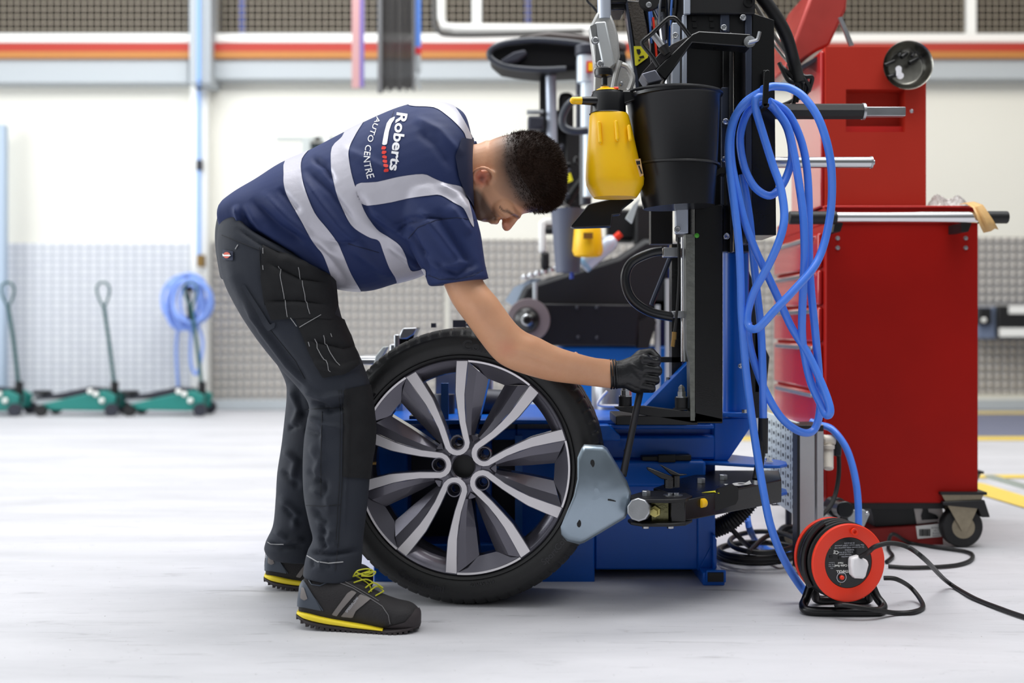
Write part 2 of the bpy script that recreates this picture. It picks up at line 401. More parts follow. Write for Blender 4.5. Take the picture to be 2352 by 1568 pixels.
# trolley jacks, in a row along the wall
def make_jack(x0):
    d = 8.62; s = S(d); g0 = HY+H*s
    base = P(x0, g0, d); j = thing('trolley_jack', 'x', 'trolley jack', (base.x, d, 0), 'green trolley jacks along the back wall')
    X = lambda m_: base.x+m_*.74
    b = MB()
    for yy in (d, d+.22):
        b.extr([(X(-.78), yy, .05), (X(-.12), yy, .04), (X(.0), yy, .06), (X(.02), yy, .16), (X(-.1), yy, .2), (X(-.3), yy, .17), (X(-.76), yy, .09)][::-1], (0, .03, 0))
    b.box((X(-.3), d+.03, .06), (X(-.02), d+.22, .16)); b.build('chassis', TEAL, j, bevel=.01)
    b = MB(); b.extr([(X(-.86), d+.08, .12), (X(-.16), d+.08, .14), (X(-.12), d+.08, .21), (X(-.3), d+.08, .22), (X(-.62), d+.08, .17), (X(-.86), d+.08, .15)][::-1], (0, .1, 0)); b.build('lift_arm', DGREY, j, bevel=.008)
    MB().lathe([(.07, 0), (.075, .02), (.055, .03)], (X(-.8), d+.12, .16)).build('saddle', BLACKM, j)
    for xx, r in ((-.74, .045), (-.02, .05)):
        for yy in (d-.03, d+.25):
            MB().lathe([(r, 0), (r, .04), (r*.5, .045)], (X(xx), yy, r), (0, 1, 0), 20).build('wheel', BRUB if r < .05 else DGREY, j)
    for xx, zz in ((-.12, .12), (-.18, .17), (-.24, .19)):
        MB().sphere((X(xx), d-.01, zz), .022).build('pivot_cap', WHITE, j)
    hd = MB(); x1 = X(-.06); top = 1.02
    hd.tube([(x1+.02, d+.1, .14), (x1-.02, d+.1, .5), (x1-.07, d+.1, top-.18)], .014, 10)
    hd.tube([(x1-.07, d+.1, top-.18), (x1-.115, d+.1, top-.10), (x1-.12, d+.1, top-.03), (x1-.075, d+.1, top), (x1-.03, d+.1, top-.03), (x1-.03, d+.1, top-.1)], .009, 8, closed=True)
    hd.build('handle', mat('dark_teal', (16, 74, 74), .4), j)
    MB().cyl((x1+.01, d+.1, .1), (x1+.015, d+.1, .26), .03).build('handle_socket', BLACKM, j)
    return j
for i, (x0, lab) in enumerate([(262, 'green trolley jack in the middle of the row, its looped handle standing in the open'), (465, 'green trolley jack at the right end of the row, under the blue hose coil'), (40, 'green trolley jack cut by the left edge of the photo')]):
    if i == 0: j0 = make_jack(x0); j = j0
    else:
        j = copy_tree(j0); j.location.x = P(x0, 900, 8.62).x
    j['label'] = lab
# far left post
t_ = thing('door_frame_post', 'pale blue-grey upright post at the left edge, against the white wall', 'post', P(4, 940, WY-.2))
MB().bpx(-20, 285, 10, 938, WY-.2, .08).build('upright', mat('pale_blue_grey', (170, 186, 204), .5), t_, bevel=.01)
# hanging strips
t_ = thing('hanging_strap', 'pink and purple strap hanging from above in front of the grey beam', 'strap', P(822, 0, 7.6))
MB().bpx(808, -150, 826, 202, 7.6, .01).build('pink_webbing', mat('pink_webbing', (184, 140, 140), .7), t_, label='faded pink webbing')
MB().bpx(826, -150, 836, 200, 7.6, .012).build('purple_webbing', mat('purple_webbing', (112, 96, 158), .7), t_, label='purple webbing')
t_ = thing('brush_strip_curtain', 'black bristle strip curtain hanging beside the pink strap', 'strip curtain', P(908, 0, 7.2))
b = MB(); random.seed(5)
for k in range(20):
    x = 876+k*3.7; b.bpx(x, -150, x+3.1, 204+random.uniform(-4, 6), 7.2+random.uniform(0, .02), .012)
b.build('bristles', mat('black_bristle', (40, 38, 38), .75, 0, .3, 80), t_, smooth=False)
MB().bpx(867, -150, 877, 211, 7.19, .05).bpx(948, -150, 952, 206, 7.19, .05).build('edge_strip', mat('grey_edge', (96, 96, 98), .5), t_)
t_ = thing('hanging_air_line', 'blue air line with a grey coupling hanging beside the black strip curtain', 'air line', P(960, 0, 7.3))
MB().cyl(P(960, -150, 7.3), P(960, 112, 7.3), .02).build('tube', mat('sky_blue_tube', (92, 140, 226), .4), t_)
MB().cyl(P(960, 110, 7.3), P(960, 126, 7.3), .022).build('red_collar', mat('red_collar', (206, 40, 50), .4), t_, label='red collar')
MB().cyl(P(960, 126, 7.3), P(961, 165, 7.3), .018).tube([P(961, 165, 7.3), P(958, 185, 7.3), P(966, 205, 7.3)], .008).build('coupling', GREYP, t_)
# white frame with black hose
t_ = thing('overhead_frame', 'white tubular frame with a black hose along its lower edge, above the black hood', 'frame', P(1180, 0, 7.8))
MB().tube([P(1014, -150, 7.8), P(1014, 40, 7.8), P(1020, 60, 7.8), P(1045, 64, 7.8), P(1380, 66, 7.8)], .028, 10, smooth=False).build('tube_frame', WHITE, t_)
MB().tube([P(1000, -150, 7.7), P(998, 40, 7.7), P(1008, 70, 7.7), P(1040, 80, 7.7), P(1200, 78, 7.7), P(1340, 72, 7.7)], .02, 10).build('hose', mat('dark_grey_hose', (70, 68, 66), .5), t_)
for x in (556, 1212, -95):
    t_ = thing('blue_storage_post', {556: 'blue upright behind the mesh left of the pink strap', 1212: 'blue upright behind the mesh above the black wheel hood', -95: 'blue upright behind the mesh'}[x], 'post', P(x, 0, WY+.6))
    MB().bpx(x-6, -150, x+6, 90, WY+.6, .06).build('upright', mat('storage_blue', (60, 90, 190), .5), t_)
    if x == -95: 
        for c_ in list(t_.children): bpy.data.objects.remove(c_)
        bpy.data.objects.remove(t_)
# wall-side lift arm seen over his back
t_ = thing('wall_equipment', 'blurred grey cross-arm and dark control box above his back', 'equipment', P(720, 330, 8.4))
MB().bpx(634, 314, 790, 322, 8.4, .05).build('cross_arm', mat('pale_grey_arm', (180, 186, 184), .5), t_)
MB().bpx(693, 322, 712, 420, 8.4, .06).build('upright', mat('pale_grey_arm', (180, 186, 184), .5), t_)
MB().bpx(710, 326, 800, 420, 8.45, .2).build('control_box', mat('slate_box', (70, 84, 90), .5), t_, bevel=.01)
MB().bpx(722, 308, 736, 322, 8.4, .05).bpx(746, 300, 756, 330, 8.38, .05).build('fitting', WHITE, t_)
# wall unit at the right
t_ = thing('wall_unit', 'blue-grey and black unit with a pale label on the tread plate at the right edge', 'equipment', P(2300, 740, WY-.3))
MB().bpx(2249, 704, 2500, 778, WY-.25, .23).build('housing', mat('blue_grey_housing', (104, 116, 140), .5), t_, bevel=.01)
MB().bpx(2292, 702, 2500, 776, WY-.3, .06).bpx(2250, 706, 2278, 745, WY-.3, .06).build('black_cover', BLACKM, t_, bevel=.008)
MB().bpx(2296, 753, 2500, 773, WY-.31, .012).bpx(2318, 702, 2500, 720, WY-.31, .012).build('label_plate', WHITE, t_, label='pale label plate')
MB().sphere(P(2260, 735, WY-.31), .02).build('knob', WHITE, t_)
# metal bar lying on the floor at the right
t_ = thing('floor_ramp_bar', 'grey-green metal channel lying on the floor across the yellow line at the right', 'metal bar', (P(2300, 1110, 4.9).x, 4.9, 0))
b = MB(); A = Vector(((2262-CX)*5.15/F, 5.1, 0)); Bv = Vector(((2560-CX)*4.1/F, 4.1, 0)); dv = (Bv-A).normalized(); sd = Vector((-dv.y, dv.x, 0))
b.extr([A+sd*.025, A+sd*.018+Vector((0, 0, .012)), A-sd*.018+Vector((0, 0, .012)), A-sd*.025], Bv-A); b.build('channel', mat('grey_green_metal', (150, 158, 150), .45, .2), t_)
# ================= the car wheel =================
q = 1/955.0
TYRE = mat('tyre_rubber', (14, 14, 16), .48, 0, .12, 260, .12, 30)
SIL = mat('machined_alloy', (226, 222, 226), .34, .55, .02, 900)
GUN = mat('gunmetal_alloy', (92, 90, 100), .26, .75, .03, 900, 0, 1, .5)
wh = thing('car_wheel', 'upright car wheel with five-pair silver and gunmetal alloy spokes and black tyre', 'wheel', (0, 0, 0))
wc = P(1063, 1073, 2.735)
Wrot = Matrix.Translation(wc) @ Matrix.Rotation(R(-6), 4, 'Z')
def W(x, y, z): return Wrot @ Vector((x*q, y*q, z*q))        # wheel-local px units: x right, y back, z up
class WB(MB):
    def add(s, vs, fs, mi=0): return MB.add(s, [W(*v) for v in vs], fs, mi)
def latheW(prof, seg=180, mod=None, a0=0.):
    b = WB(); vs = []; fs = []
    for i, (r, y) in enumerate(prof):
        for k in range(seg):
            a = a0+2*PI*k/seg; r2 = mod(i, k, r) if mod else r
            vs.append((r2*math.cos(a), y, r2*math.sin(a)))
    for i in range(len(prof)-1):
        for k in range(seg): fs.append((i*seg+k, i*seg+(k+1) % seg, (i+1)*seg+(k+1) % seg, (i+1)*seg+k))
    b.add(vs, fs); return b
tp_ = [(247, 16), (249, 2), (252, -3), (257, -6), (259, -3), (266, -7), (278, -10), (288, -10), (297, -6), (299, -5), (303, -1), (306, 3),
       (311, 8), (316, 15), (319, 24), (320.5, 34), (321, 50), (317, 52), (317, 60), (321, 62), (321.5, 95), (316.5, 97), (316.5, 107), (321.5, 109), (321.5, 142), (317, 144), (317, 152), (321, 154),
       (320.5, 170), (319, 182), (314, 193), (306, 202), (296, 208), (280, 211), (262, 208), (250, 205), (246, 198)]
def tmod(i, k, r):
    if 11 <= i <= 17 or 27 <= i <= 31:
        if k % 7 == 0: return r-3
    return r
ty = latheW(tp_, 504, tmod).build('tyre', TYRE, wh, ang=50)
# tyre lettering following the sidewall
def arc_text(s, r, a_mid, size, m, name, parent, yy=-9.5, off=0.02, thick=1.2, inward=False):
    v, f = text_geo(s, 1, .5, off, 'CENTER'); b = WB(); vs = []
    for x, y, z in v:
        if not inward: a = R(a_mid)-x*size/r; rad = r+(y-.35)*size
        else: a = R(a_mid)+x*size/r; rad = r-(y-.35)*size
        vs.append((rad*math.cos(a), yy-z*thick*2, rad*math.sin(a)))
    b.add(vs, f); return b.build(name, m, parent, smooth=False)
TL = mat('tyre_letter_rubber', (30, 30, 34), .35)
arc_text('Continental', 281, 74, 33, TL, 'lettering', ty, off=.03)
arc_text('SportContact', 281, -38, 20, TL, 'lettering', ty, off=.02, inward=True)
arc_text('SportContact', 281, 200, 20, TL, 'lettering', ty, off=.02)
arc_text('Continental', 281, -110, 24, TL, 'lettering', ty, off=.02, inward=True)
arc_text('EXTRA LOAD   TUBELESS', 264, 150, 8, TL, 'lettering', ty, -7.4)
arc_text('235/45 R19', 268, -80, 12, TL, 'lettering', ty, -8, inward=True)
rim = latheW([(241, 3), (246, -1), (249, 1), (249, 20), (243, 22), (238, 40), (232, 70), (230, 120), (236, 180), (243, 200), (248, 204), (250, 200)], 128).build('rim', GUN, wh)
# spokes
CL = [(34, 0, 11.5), (34.8, 6, 11.5), (38, 12.5, 12), (43.5, 18.5, 12), (52, 22.5, 12.5), (68, 23.5, 13), (100, 25.5, 13.5), (132, 30.5, 16), (162, 36.5, 19.5), (168, 38, 20.5), (205, 50.5, 23), (243, 63.5, 26)]
YD = [9, 9, 9, 9, 8.5, 8, 6.5, 5, 3.5, 3.4, 1.5, 0]
def edges(extra=0.):
    L = []; Rr = []
    pts = [(-l, a) for a, l, w_ in CL[::-1]]+[(l, a) for a, l, w_ in CL[1:]]
    ws = [w_ for a, l, w_ in CL[::-1]]+[w_ for a, l, w_ in CL[1:]]; ys = YD[::-1]+YD[1:]
    n_ = len(pts)
    for i in range(n_):
        p0 = pts[max(i-1, 0)]; p1 = pts[min(i+1, n_-1)]; dx = p1[0]-p0[0]; dy = p1[1]-p0[1]; l = math.hypot(dx, dy)
        nx, ny = -dy/l, dx/l; h = ws[i]/2+extra
        L.append((pts[i][0]+nx*h, pts[i][1]+ny*h)); Rr.append((pts[i][0]-nx*h, pts[i][1]-ny*h))
    # snap the ends to the rim circle
    for E in (L, Rr):
        for i in (0, -1):
            x, y = E[i]; k = (244.5 if extra == 0 else 243)/math.hypot(x, y); E[i] = (x*k, y*k)
    return L, Rr, ys
def rot2(p, a): c, s_ = math.cos(a), math.sin(a); return (p[0]*c-p[1]*s_, p[0]*s_+p[1]*c)
for u in range(5):
    ph = 105-72*u; a = R(ph-90)
    L, Rr, ys = edges(); n_ = len(L); b = WB(); vs = []
    for i in range(n_):
        l = rot2(L[i], a); r = rot2(Rr[i], a); vs += [(l[0], ys[i], l[1]), (r[0], ys[i], r[1]), (l[0], ys[i]+5, l[1]), (r[0], ys[i]+5, r[1])]
    fs = []
    for i in range(n_-1):
        o = i*4; p = o+4; fs += [(o, p, p+1, o+1), (o, o+2, p+2, p), (o+1, p+1, p+3, o+3)]
    b.add(vs, fs); sp_ = b.build('spoke_face', SIL, wh, ang=30)
    sp_['label'] = 'machined silver V-shaped spoke face'
    # gunmetal body under the face
    L, Rr, ys = edges(1.6); b = WB(); vs = []
    for i in range(n_):
        l = rot2(L[i], a); r = rot2(Rr[i], a); li = rot2((L[i][0]*.985, L[i][1]*.985), a)
        vs += [(l[0], ys[i]+2, l[1]), (r[0], ys[i]+2, r[1]), (l[0], ys[i]+36, l[1]), (r[0], ys[i]+36, r[1])]
    b.add(vs, fs+[(2+i*4, 3+i*4, 7+i*4, 6+i*4) for i in range(n_-1)]); b.build('spoke', GUN, wh, ang=30)
    # facets between neighbouring pairs
    mu = ph-36; am = R(mu-90); b = WB()
    Wn = [(76, 4), (104, 6.5), (150, 11.5), (209, 20)]
    idx = [5, 6, 8, 11]                                  # arm stations
    for side in (1, -1):
        # outer edge of the arm on this side, in mu frame
        E = []
        for k, j in enumerate(idx):
            base_i = (n_//2)
            if side == 1:     # arm belonging to U at ph (to the left of mu): its right arm, outer edge
                arr = Rr if Rr[base_i+j][0] > L[base_i+j][0] else L
                pt = rot2(arr[base_i+j], a)
            else:             # arm of the next U
                arr = L if L[base_i-j][0] < Rr[base_i-j][0] else Rr
                pt = rot2(arr[base_i-j], R(ph-72-90))
            E.append(((pt[0], ys[base_i+j]+3, pt[1])))
        Wp = []; Wb = []; Mp = []
        for aa, ll in Wn:
            pt = rot2((-ll*side, aa), am); Wp.append((pt[0], 26, pt[1])); Wb.append((pt[0], 62, pt[1]))
        for k in range(4):
            f_ = .45; Mp.append((E[k][0]*(1-f_)+Wp[k][0]*f_, E[k][1]+(3.5 if k < 3 else 1), E[k][2]*(1-f_)+Wp[k][2]*f_))
        vs = E+Mp+Wp+Wb; fs2 = []
        for k in range(3):
            for j in range(3): fs2.append((4*j+k, 4*j+k+1, 4*j+5+k, 4*j+4+k))
        b.add(vs, fs2)
        if side == 1: EL = E[-1]; WLp = Wp[-1]; WLb = Wb[-1]; E0 = E[0]; W0 = Wp[0]
        else: ER = E[-1]; WRp = Wp[-1]; WRb = Wb[-1]; E0r = E[0]; W0r = Wp[0]
    # hub-side closure
    c0 = rot2((0, 60), am); b.add([E0, W0, W0r, E0r, (c0[0], 14, c0[1])], [(0, 1, 4), (1, 2, 4), (2, 3, 4)])
    # rim-side facet with arc
    aL = math.atan2(EL[2], EL[0]); aR = math.atan2(ER[2], ER[0])
    if aR > aL: aR -= 2*PI
    arc = [(243*math.cos(aL+(aR-aL)*k/8), 3, 243*math.sin(aL+(aR-aL)*k/8)) for k in range(9)]
    mid = []
    for k in range(9):
        t = k/8; mid.append((WLp[0]+(WRp[0]-WLp[0])*t, 24, WLp[2]+(WRp[2]-WLp[2])*t))
    b.add(arc+mid, [(k, k+1, 10+k, 9+k) for k in range(8)])
    b.add([WLp, WRp, WRb, WLb], [(0, 1, 2, 3)])
    b.build('spoke_facet', GUN, wh, ang=20)
    # thin silver rim line across the gap
    rl = WB(); vs = []
    for k in range(17):
        t = aL+(aR-aL)*k/16
        vs += [(242*math.cos(t), -.5, 242*math.sin(t)), (246.5*math.cos(t), -2, 246.5*math.sin(t))]
    rl.add(vs, [(2*k, 2*k+2, 2*k+3, 2*k+1) for k in range(16)]); rl.build('rim_edge', SIL, wh)
    # lip web inside each V
    b = WB(); vs = []; t0 = R(ph-11.5); t1 = R(ph+11.5)
    for k in range(9):
        t = t0+(t1-t0)*k/8
        vs += [(243*math.cos(t), 4, 243*math.sin(t)), (236*math.cos(t), 8, 236*math.sin(t)), (218*math.cos(t), 30, 218*math.sin(t)), (216*math.cos(t), 60, 216*math.sin(t))]
    b.add(vs, [(4*k+j, 4*k+4+j, 4*k+5+j, 4*k+1+j) for k in range(8) for j in range(3)]); b.build('rim_web', GUN, wh)
    # lug seat
    lx, lz = 57*math.cos(R(ph-1)), 57*math.sin(R(ph-1))
    b = WB(); vs = []; fs3 = []; prof = [(18.5, 14), (17, 8), (14.5, 8), (13, 16), (10.5, 30), (9, 31), (8.5, 60)]
    for r, y in prof:
        for k in range(24): vs.append((lx+r*math.cos(2*PI*k/24), y, lz+r*math.sin(2*PI*k/24)))
    for i in range(len(prof)-1):
        for k in range(24): fs3.append((i*24+k, i*24+(k+1) % 24, (i+1)*24+(k+1) % 24, (i+1)*24+k))
    b.add(vs, fs3); b.build('lug_seat', GUN, wh)
hub = latheW([(26, 60), (26, 12), (29, 9), (40, 12), (44, 16)], 64)
b2 = latheW([(44, 16), (70, 20), (76, 26), (76, 60), (26, 60)], 80)
# hub disc with openings: built as petals between the lug bores
hub.build('hub', GUN, wh)
latheW([(.5, 42), (26, 42)], 48).build('hub_bore', BLACKM, wh)
dsk = WB()
for u in range(5):
    m0 = R(105-72*u-36); vs = []; fs4 = []
    A0 = m0-R(20); A1 = m0+R(20)
    for k in range(9):
        t = A0+(A1-A0)*k/8; vs += [(40*math.cos(t), 14, 40*math.sin(t)), (76*math.cos(t), 18, 76*math.sin(t)), (76*math.cos(t), 60, 76*math.sin(t))]
    fs4 = [(3*k+j, 3*k+3+j, 3*k+4+j, 3*k+1+j) for k in range(8) for j in range(2)]
    vs2 = []; t0 = A1; t1 = m0+R(52)
    for k in range(9):
        t = t0+(t1-t0)*k/8; vs2 += [(40*math.cos(t), 14, 40*math.sin(t)), (76*math.cos(t), 50, 76*math.sin(t))]
    dsk.add(vs, fs4)
dsk.build('hub_web', GUN, wh)
vl = WB(); pv = rot2((0, 224), R(174-90)); vl.add([], [])
MB().cyl(W(-222, 20, 4), W(-207, 22, 4), .004).build('valve', mat('brass', (150, 120, 70), .4, .8), wh)

# ================= tyre changing machine =================
mc = thing('tyre_changer', 'blue and black tyre changing machine standing behind the car wheel', 'workshop machine', (0, 0, 0))
dm = 3.005
b = MB()
b.bpx(858, 985, 936, 1343, dm, .5).bpx(1186, 985, 1366, 1343, dm, .5).bpx(936, 1250, 1186, 1343, dm, .5).bpx(936, 985, 1186, 1010, dm, .5)
b.bpx(1092, 1010, 1130, 1250, dm+.05, .03)
b.build('cabinet', BLUE, mc, bevel=.004)
MB().bpx(936, 1010, 1186, 1250, dm+.12, .3).build('recess_panel', mat('navy_painted_shade', (14, 22, 46), .5), mc)  # shade of the cabinet's void put into the panel's dark navy colour
MB().bpx(1013, 880, 1030, 1000, dm-.012, .012).bpx(1183, 1000, 1200, 1240, dm-.01, .01).build('edge_trim', mat('light_blue_paint', (40, 110, 200), .35), mc)
b = MB(); b.bpx(1366, 975, 1636, 1308, 3.04, .45).build('side_cabinet', BLUE, mc, bevel=.005)
MB().bpx(1382, 1308, 1630, 1330, 3.14, .3).build('plinth', BLACKM, mc)
# table top with wings
zt = P(0, 966, 2.95).z
b = MB(); xa = P(858, 0, 2.95).x; xb = P(1640, 0, 2.95).x
b.box((xa, 2.985, zt-.012), (xb, 3.6, zt)); b.bpx(1366, 975, 1640, 985, 2.98, .02)
b.extr([P(1366, 976, 2.935), P(1400, 976, 2.935), P(1425, 1000, 2.935), P(1425, 1012, 2.935), P(1366, 1012, 2.935)], (0, .1, 0))
b.build('table_top', BLUE, mc, bevel=.003)
b = MB(); b.bpx(1366, 1058, 1622, 1118, 2.96, .12).bpx(1366, 1000, 1646, 1056, 3.0, .1); b.build('front_ledge', BLUE, mc, bevel=.008)
MB().prism([(1475, 1048), (1588, 1045), (1588, 1058), (1475, 1058)], 2.955, .04).bpx(1512, 1044, 1552, 1062, 2.945, .02).build('slot_block', BLACKM, mc, bevel=.002)
MB().prism([(1640, 975), (1640, 962), (1724, 958), (1724, 982), (1672, 1058), (1640, 1058)], 3.0, .3).build('bracket', BLUE, mc, bevel=.003)
# lower foot
b = MB(); b.bpx(1602, 1050, 1643, 1310, 3.03, .05)
b.extr([P(1605, 1300, 3.04), P(1640, 1235, 3.04), P(1644, 1235, 3.04), P(1644, 1308, 3.04)], (0, -.015, 0))
b.box((P(1603, 0, 3.04).x, 2.96, 0), (P(1652, 0, 3.04).x, 3.4, .035)); b.bpx(1637, 1228, 1644, 1310, 3.0, .1)
b.build('foot', BLUE, mc, bevel=.003)
b = MB(); b.bpx(1622, 1309, 1668, 1338, 2.95, .012).build('foot_cap', BLUE, mc, bevel=.003)
MB().bpx(1626, 1315, 1662, 1336, 2.944, .01).build('foot_plug', BRUB, mc)
# wing plates that carry the swing arm
b = MB()
for y0, y1 in ((1066, 1076), (1130, 1140)):
    zz = P(0, (y0+y1)/2, 2.94).z
    pl = [(P(1612, 0, 2.98).x, 2.98), (P(1760, 0, 2.90).x, 2.90), (P(1792, 0, 2.90).x, 2.90), (P(1806, 0, 2.94).x, 2.93), (P(1806, 0, 2.98).x, 2.98), (P(1790, 0, 3.02).x, 3.02), (P(1640, 0, 3.2).x, 3.2), (P(1612, 0, 3.2).x, 3.2)]
    b.extr([(x, y, zz) for x, y in pl], (0, 0, .008))
b.build('wing_plate', BLUE, mc, bevel=.002)
for x, y in ((1768, 1066),): MB().lathe([(.011, 0), (.011, .003), (.008, .003), (.008, .011)], (P(x, 0, 2.93).x, 2.94, P(0, 1066, 2.94).z+.006), (0, 0, 1), 6).build('bolt', STEEL, mc, smooth=False)
MB().cyl(P(1775, 1140, 2.93), P(1775, 1156, 2.93), .009, seg=6).build('bolt', STEEL, mc, smooth=False)
# gusset, base plate with bolts, posts
MB().prism([(1470, 946), (1586, 826), (1590, 826), (1590, 946)], 2.9, .06).build('gusset', BLUE, mc, bevel=.003)
MB().prism([(1410, 934), (1425, 944), (1590, 972), (1660, 972), (1660, 960), (1590, 945), (1480, 932)], 2.82, .02).box((P(1413, 0, 2.84).x, 2.82, zt), (P(1600, 0, 2.84).x, 3.0, zt+.022)).build('base_plate', BLACKM, mc, bevel=.002)
for x, y in ((1436, 938), (1565, 940)):
    b = MB(); c = P(x, y, 2.84); b.lathe([(.021, 0), (.021, .003), (.0165, .003), (.0165, .03)], c, (0, 0, 1), 20); b.build('spacer', BLACKM, mc)
    b = MB(); b.lathe([(.0165, .03), (.0165, .033), (.0115, .033), (.0115, .045), (.009, .046), (.009, .054), (.005, .06), (.0005, .062)], c, (0, 0, 1), 6); b.build('bolt', STEEL, mc, ang=25)
b = MB(); b.bpx(1596, 470, 1660, 970, 2.82, .1); b.build('post', BLACK, mc, bevel=.002)
MB().prism([(1575, 538), (1596, 538), (1596, 966), (1586, 966), (1584, 830), (1577, 800)], 2.818, .05).build('post_edge', mat('worn_steel', (120, 122, 116), .5, .8, .4, 90, .3, 60), mc, label='worn bare metal edge of the post')
MB().lathe([(.006, 0), (.006, .004), (.0, .006)], P(1600, 541, 2.81), (0, -1, 0), 10).build('indicator', mat('green_paint_mark', (70, 160, 40), .5), mc, label='small green dot')
b = MB(); b.bpx(1543, 560, 1566, 935, 2.95, .05); b.build('rear_post', BLACK, mc)
MB().cyl(P(1572, 545, 2.86), P(1572, 830, 2.86), .009).build('guide_rod', STEEL, mc)
# blue cylinder column with flange
MB().cyl(P(1690, 957, 3.02), P(1690, 575, 3.02), .034, seg=32).build('blue_column', BLUE, mc, ang=40)
MB().bpx(1660, 947, 1722, 957, 2.97, .16).build('flange', BLUE, mc, bevel=.003)
MB().cyl(P(1709, 940, 2.96), P(1709, 948, 2.96), .007, seg=6).build('bolt', STEEL, mc)
MB().bpx(1700, 610, 1712, 880, 3.08, .05).bpx(1735, 765, 1745, 900, 3.1, .03).build('rear_pipe', GREYP, mc)
# head column
b = MB(); b.bpx(1572, -60, 1735, 32, 2.84, .2).bpx(1577, 30, 1733, 80, 2.86, .2).bpx(1572, 75, 1660, 545, 2.9, .16)
b.build('head_housing', BLACKM, mc, bevel=.004)
b = MB(); b.bpx(1660, 30, 1684, 578, 2.87, .05).bpx(1676, 74, 1682, 580, 2.84, .03); b.bpx(1686, 74, 1727, 578, 2.92, .1); b.build('slide_rail', BLACK, mc, bevel=.002)
MB().prism([(1727, 30), (1728, 30), (1778, 46), (1783, 540), (1727, 540)], 2.86, .16).build('tall_box', BLACK, mc, bevel=.003)
MB().bpx(1712, 30, 1727, 560, 2.85, .16).bpx(1655, 32, 1676, 74, 2.85, .02).bpx(1657, 200, 1676, 470, 2.865, .02).build('box_side', mat('satin_grey_edge', (70, 76, 92), .35, .6), mc, bevel=.002, label='satin grey edge of the housing')
MB().bpx(1571, -60, 1586, 32, 2.835, .01).bpx(1568, 34, 1578, 210, 2.85, .02).bpx(1544, 52, 1562, 212, 2.86, .03).bpx(1553, 470, 1581, 536, 2.82, .03).build('bright_strip', mat('bare_alloy_strip', (190, 198, 212), .35, .4), mc, bevel=.002)
b = MB()
for x, y in ((1594, 43), (1634, 43), (1596, 58), (1636, 58)): b.bpx(x-5, y-5, x+5, y+5, 2.856, .01)
b.build('cable_slot', mat('slot_black', (6, 6, 8), .6), mc)
for x, y, d in ((1661, 66, 2.84), (1705, 43, 2.85), (1550, 84, 2.85), (1665, 281, 2.85), (1667, 543, 2.83), (1555, 527, 2.81), (1662, 368, 2.84)):
    MB().lathe([(.0078, 0), (.0078, .012), (.0045, .012), (.0045, .006), (.0003, .006)], P(x, y, d), (0, -1, 0), 18).build('bolt', STEEL, mc, bevel=.0008)
MB().lathe([(.014, 0), (.014, .01), (.008, .01), (.008, .003), (.0003, .003)], P(1719, 6, 2.83), (0, -1, 0), 18).build('bolt', BLACK, mc)
# swivel tool arm with bow handle and plastic foot
b = MB(); b.prism([(1606, 71), (1725, 78), (1725, 108), (1590, 98), (1528, 185), (1506, 160), (1590, 78)], 2.72, .06); ta = b.build('tool_arm', BLACK, mc, bevel=.003)
b = MB(); b.prism([(1473, 169), (1506, 159), (1522, 184), (1489, 193)], 2.7, .07); b.build('tool_foot', mat('satin_alloy_grey', (120, 122, 134), .4, .6), ta, bevel=.003, label='grey metal end of the tool arm')
MB().prism([(1473, 169), (1515, 122), (1545, 100), (1606, 71), (1590, 84), (1506, 160)], 2.73, .07).build('arm_plate', mat('charcoal_cast', (46, 44, 46), .5, .3, .3, 120), ta, bevel=.002)
MB().tube([P(1512, 153, 2.69), P(1496, 128, 2.69), P(1477, 104, 2.69), P(1477, 94, 2.69), P(1496, 78, 2.69), P(1530, 46, 2.69), P(1542, 41, 2.69), P(1555, 46, 2.69), P(1585, 84, 2.7)], .0052, 10, 5).build('handle', BLACK, ta)
MB().cyl(P(1500, 78, 2.72), P(1525, 112, 2.72), .008).build('rod', STEELR, ta)
MB().cyl(P(1522, 106, 2.72), P(1533, 124, 2.72), .014, .009).build('bellows', BRUB, ta)
MB().lathe([(.014, 0), (.014, .006), (.007, .007)], P(1721, 97, 2.71), (0, -1, 0), 18).build('washer', STEEL, ta)
MB().tube([P(1721, 97, 2.695), P(1736, 93, 2.69), P(1741, 88, 2.69), P(1745, 73, 2.69)], .0042, 8, 4).build('hook', STEELR, ta)
# grey cast tool head linkage
b = MB(); b.prism([(1372, 26), (1400, 24), (1412, 52), (1420, 80), (1425, 128), (1420, 150), (1380, 152), (1366, 150), (1354, 62)], 2.84, .05); hd_ = b.build('tool_head', CAST, mc, bevel=.006)
MB().prism([(1366, 50), (1392, 48), (1413, 148), (1398, 162), (1385, 152), (1372, 90)], 2.82, .03).build('link_plate', mat('pale_cast', (200, 204, 206), .4, .5), hd_, bevel=.004)
MB().prism([(1356, 60), (1369, 54), (1370, 88), (1360, 82)], 2.818, .01).bpx(1368, 96, 1380, 142, 2.835, .01).build('window', mat('slot_grey', (110, 112, 112), .5), hd_)
for x, y in ((1367, 94), (1378, 148)): bolt(hd_, x, y, 2.81, .008, .008, dome=False)
MB().tube([P(1428, 148, 2.83), P(1442, 155, 2.83), (P(1453, 178, 2.83)), P(1446, 204, 2.83), P(1440, 208, 2.83)], .007, 8).tube([P(1424, 140, 2.84), P(1414, 175, 2.84), P(1408, 206, 2.84)], .007, 8).build('lever', CAST, hd_)
MB().prism([(1366, 140), (1440, 150), (1462, 222), (1364, 222)], 2.87, .03).build('mount_plate', CAST, mc, bevel=.004)
bolt(mc, 1426, 193, 2.86, .005, .005, dome=False)
MB().cyl(P(1386, -60, 2.85), P(1388, 44, 2.85), .017).build('rod', mat('bare_alloy_strip', (190, 198, 212), .35, .4), mc)
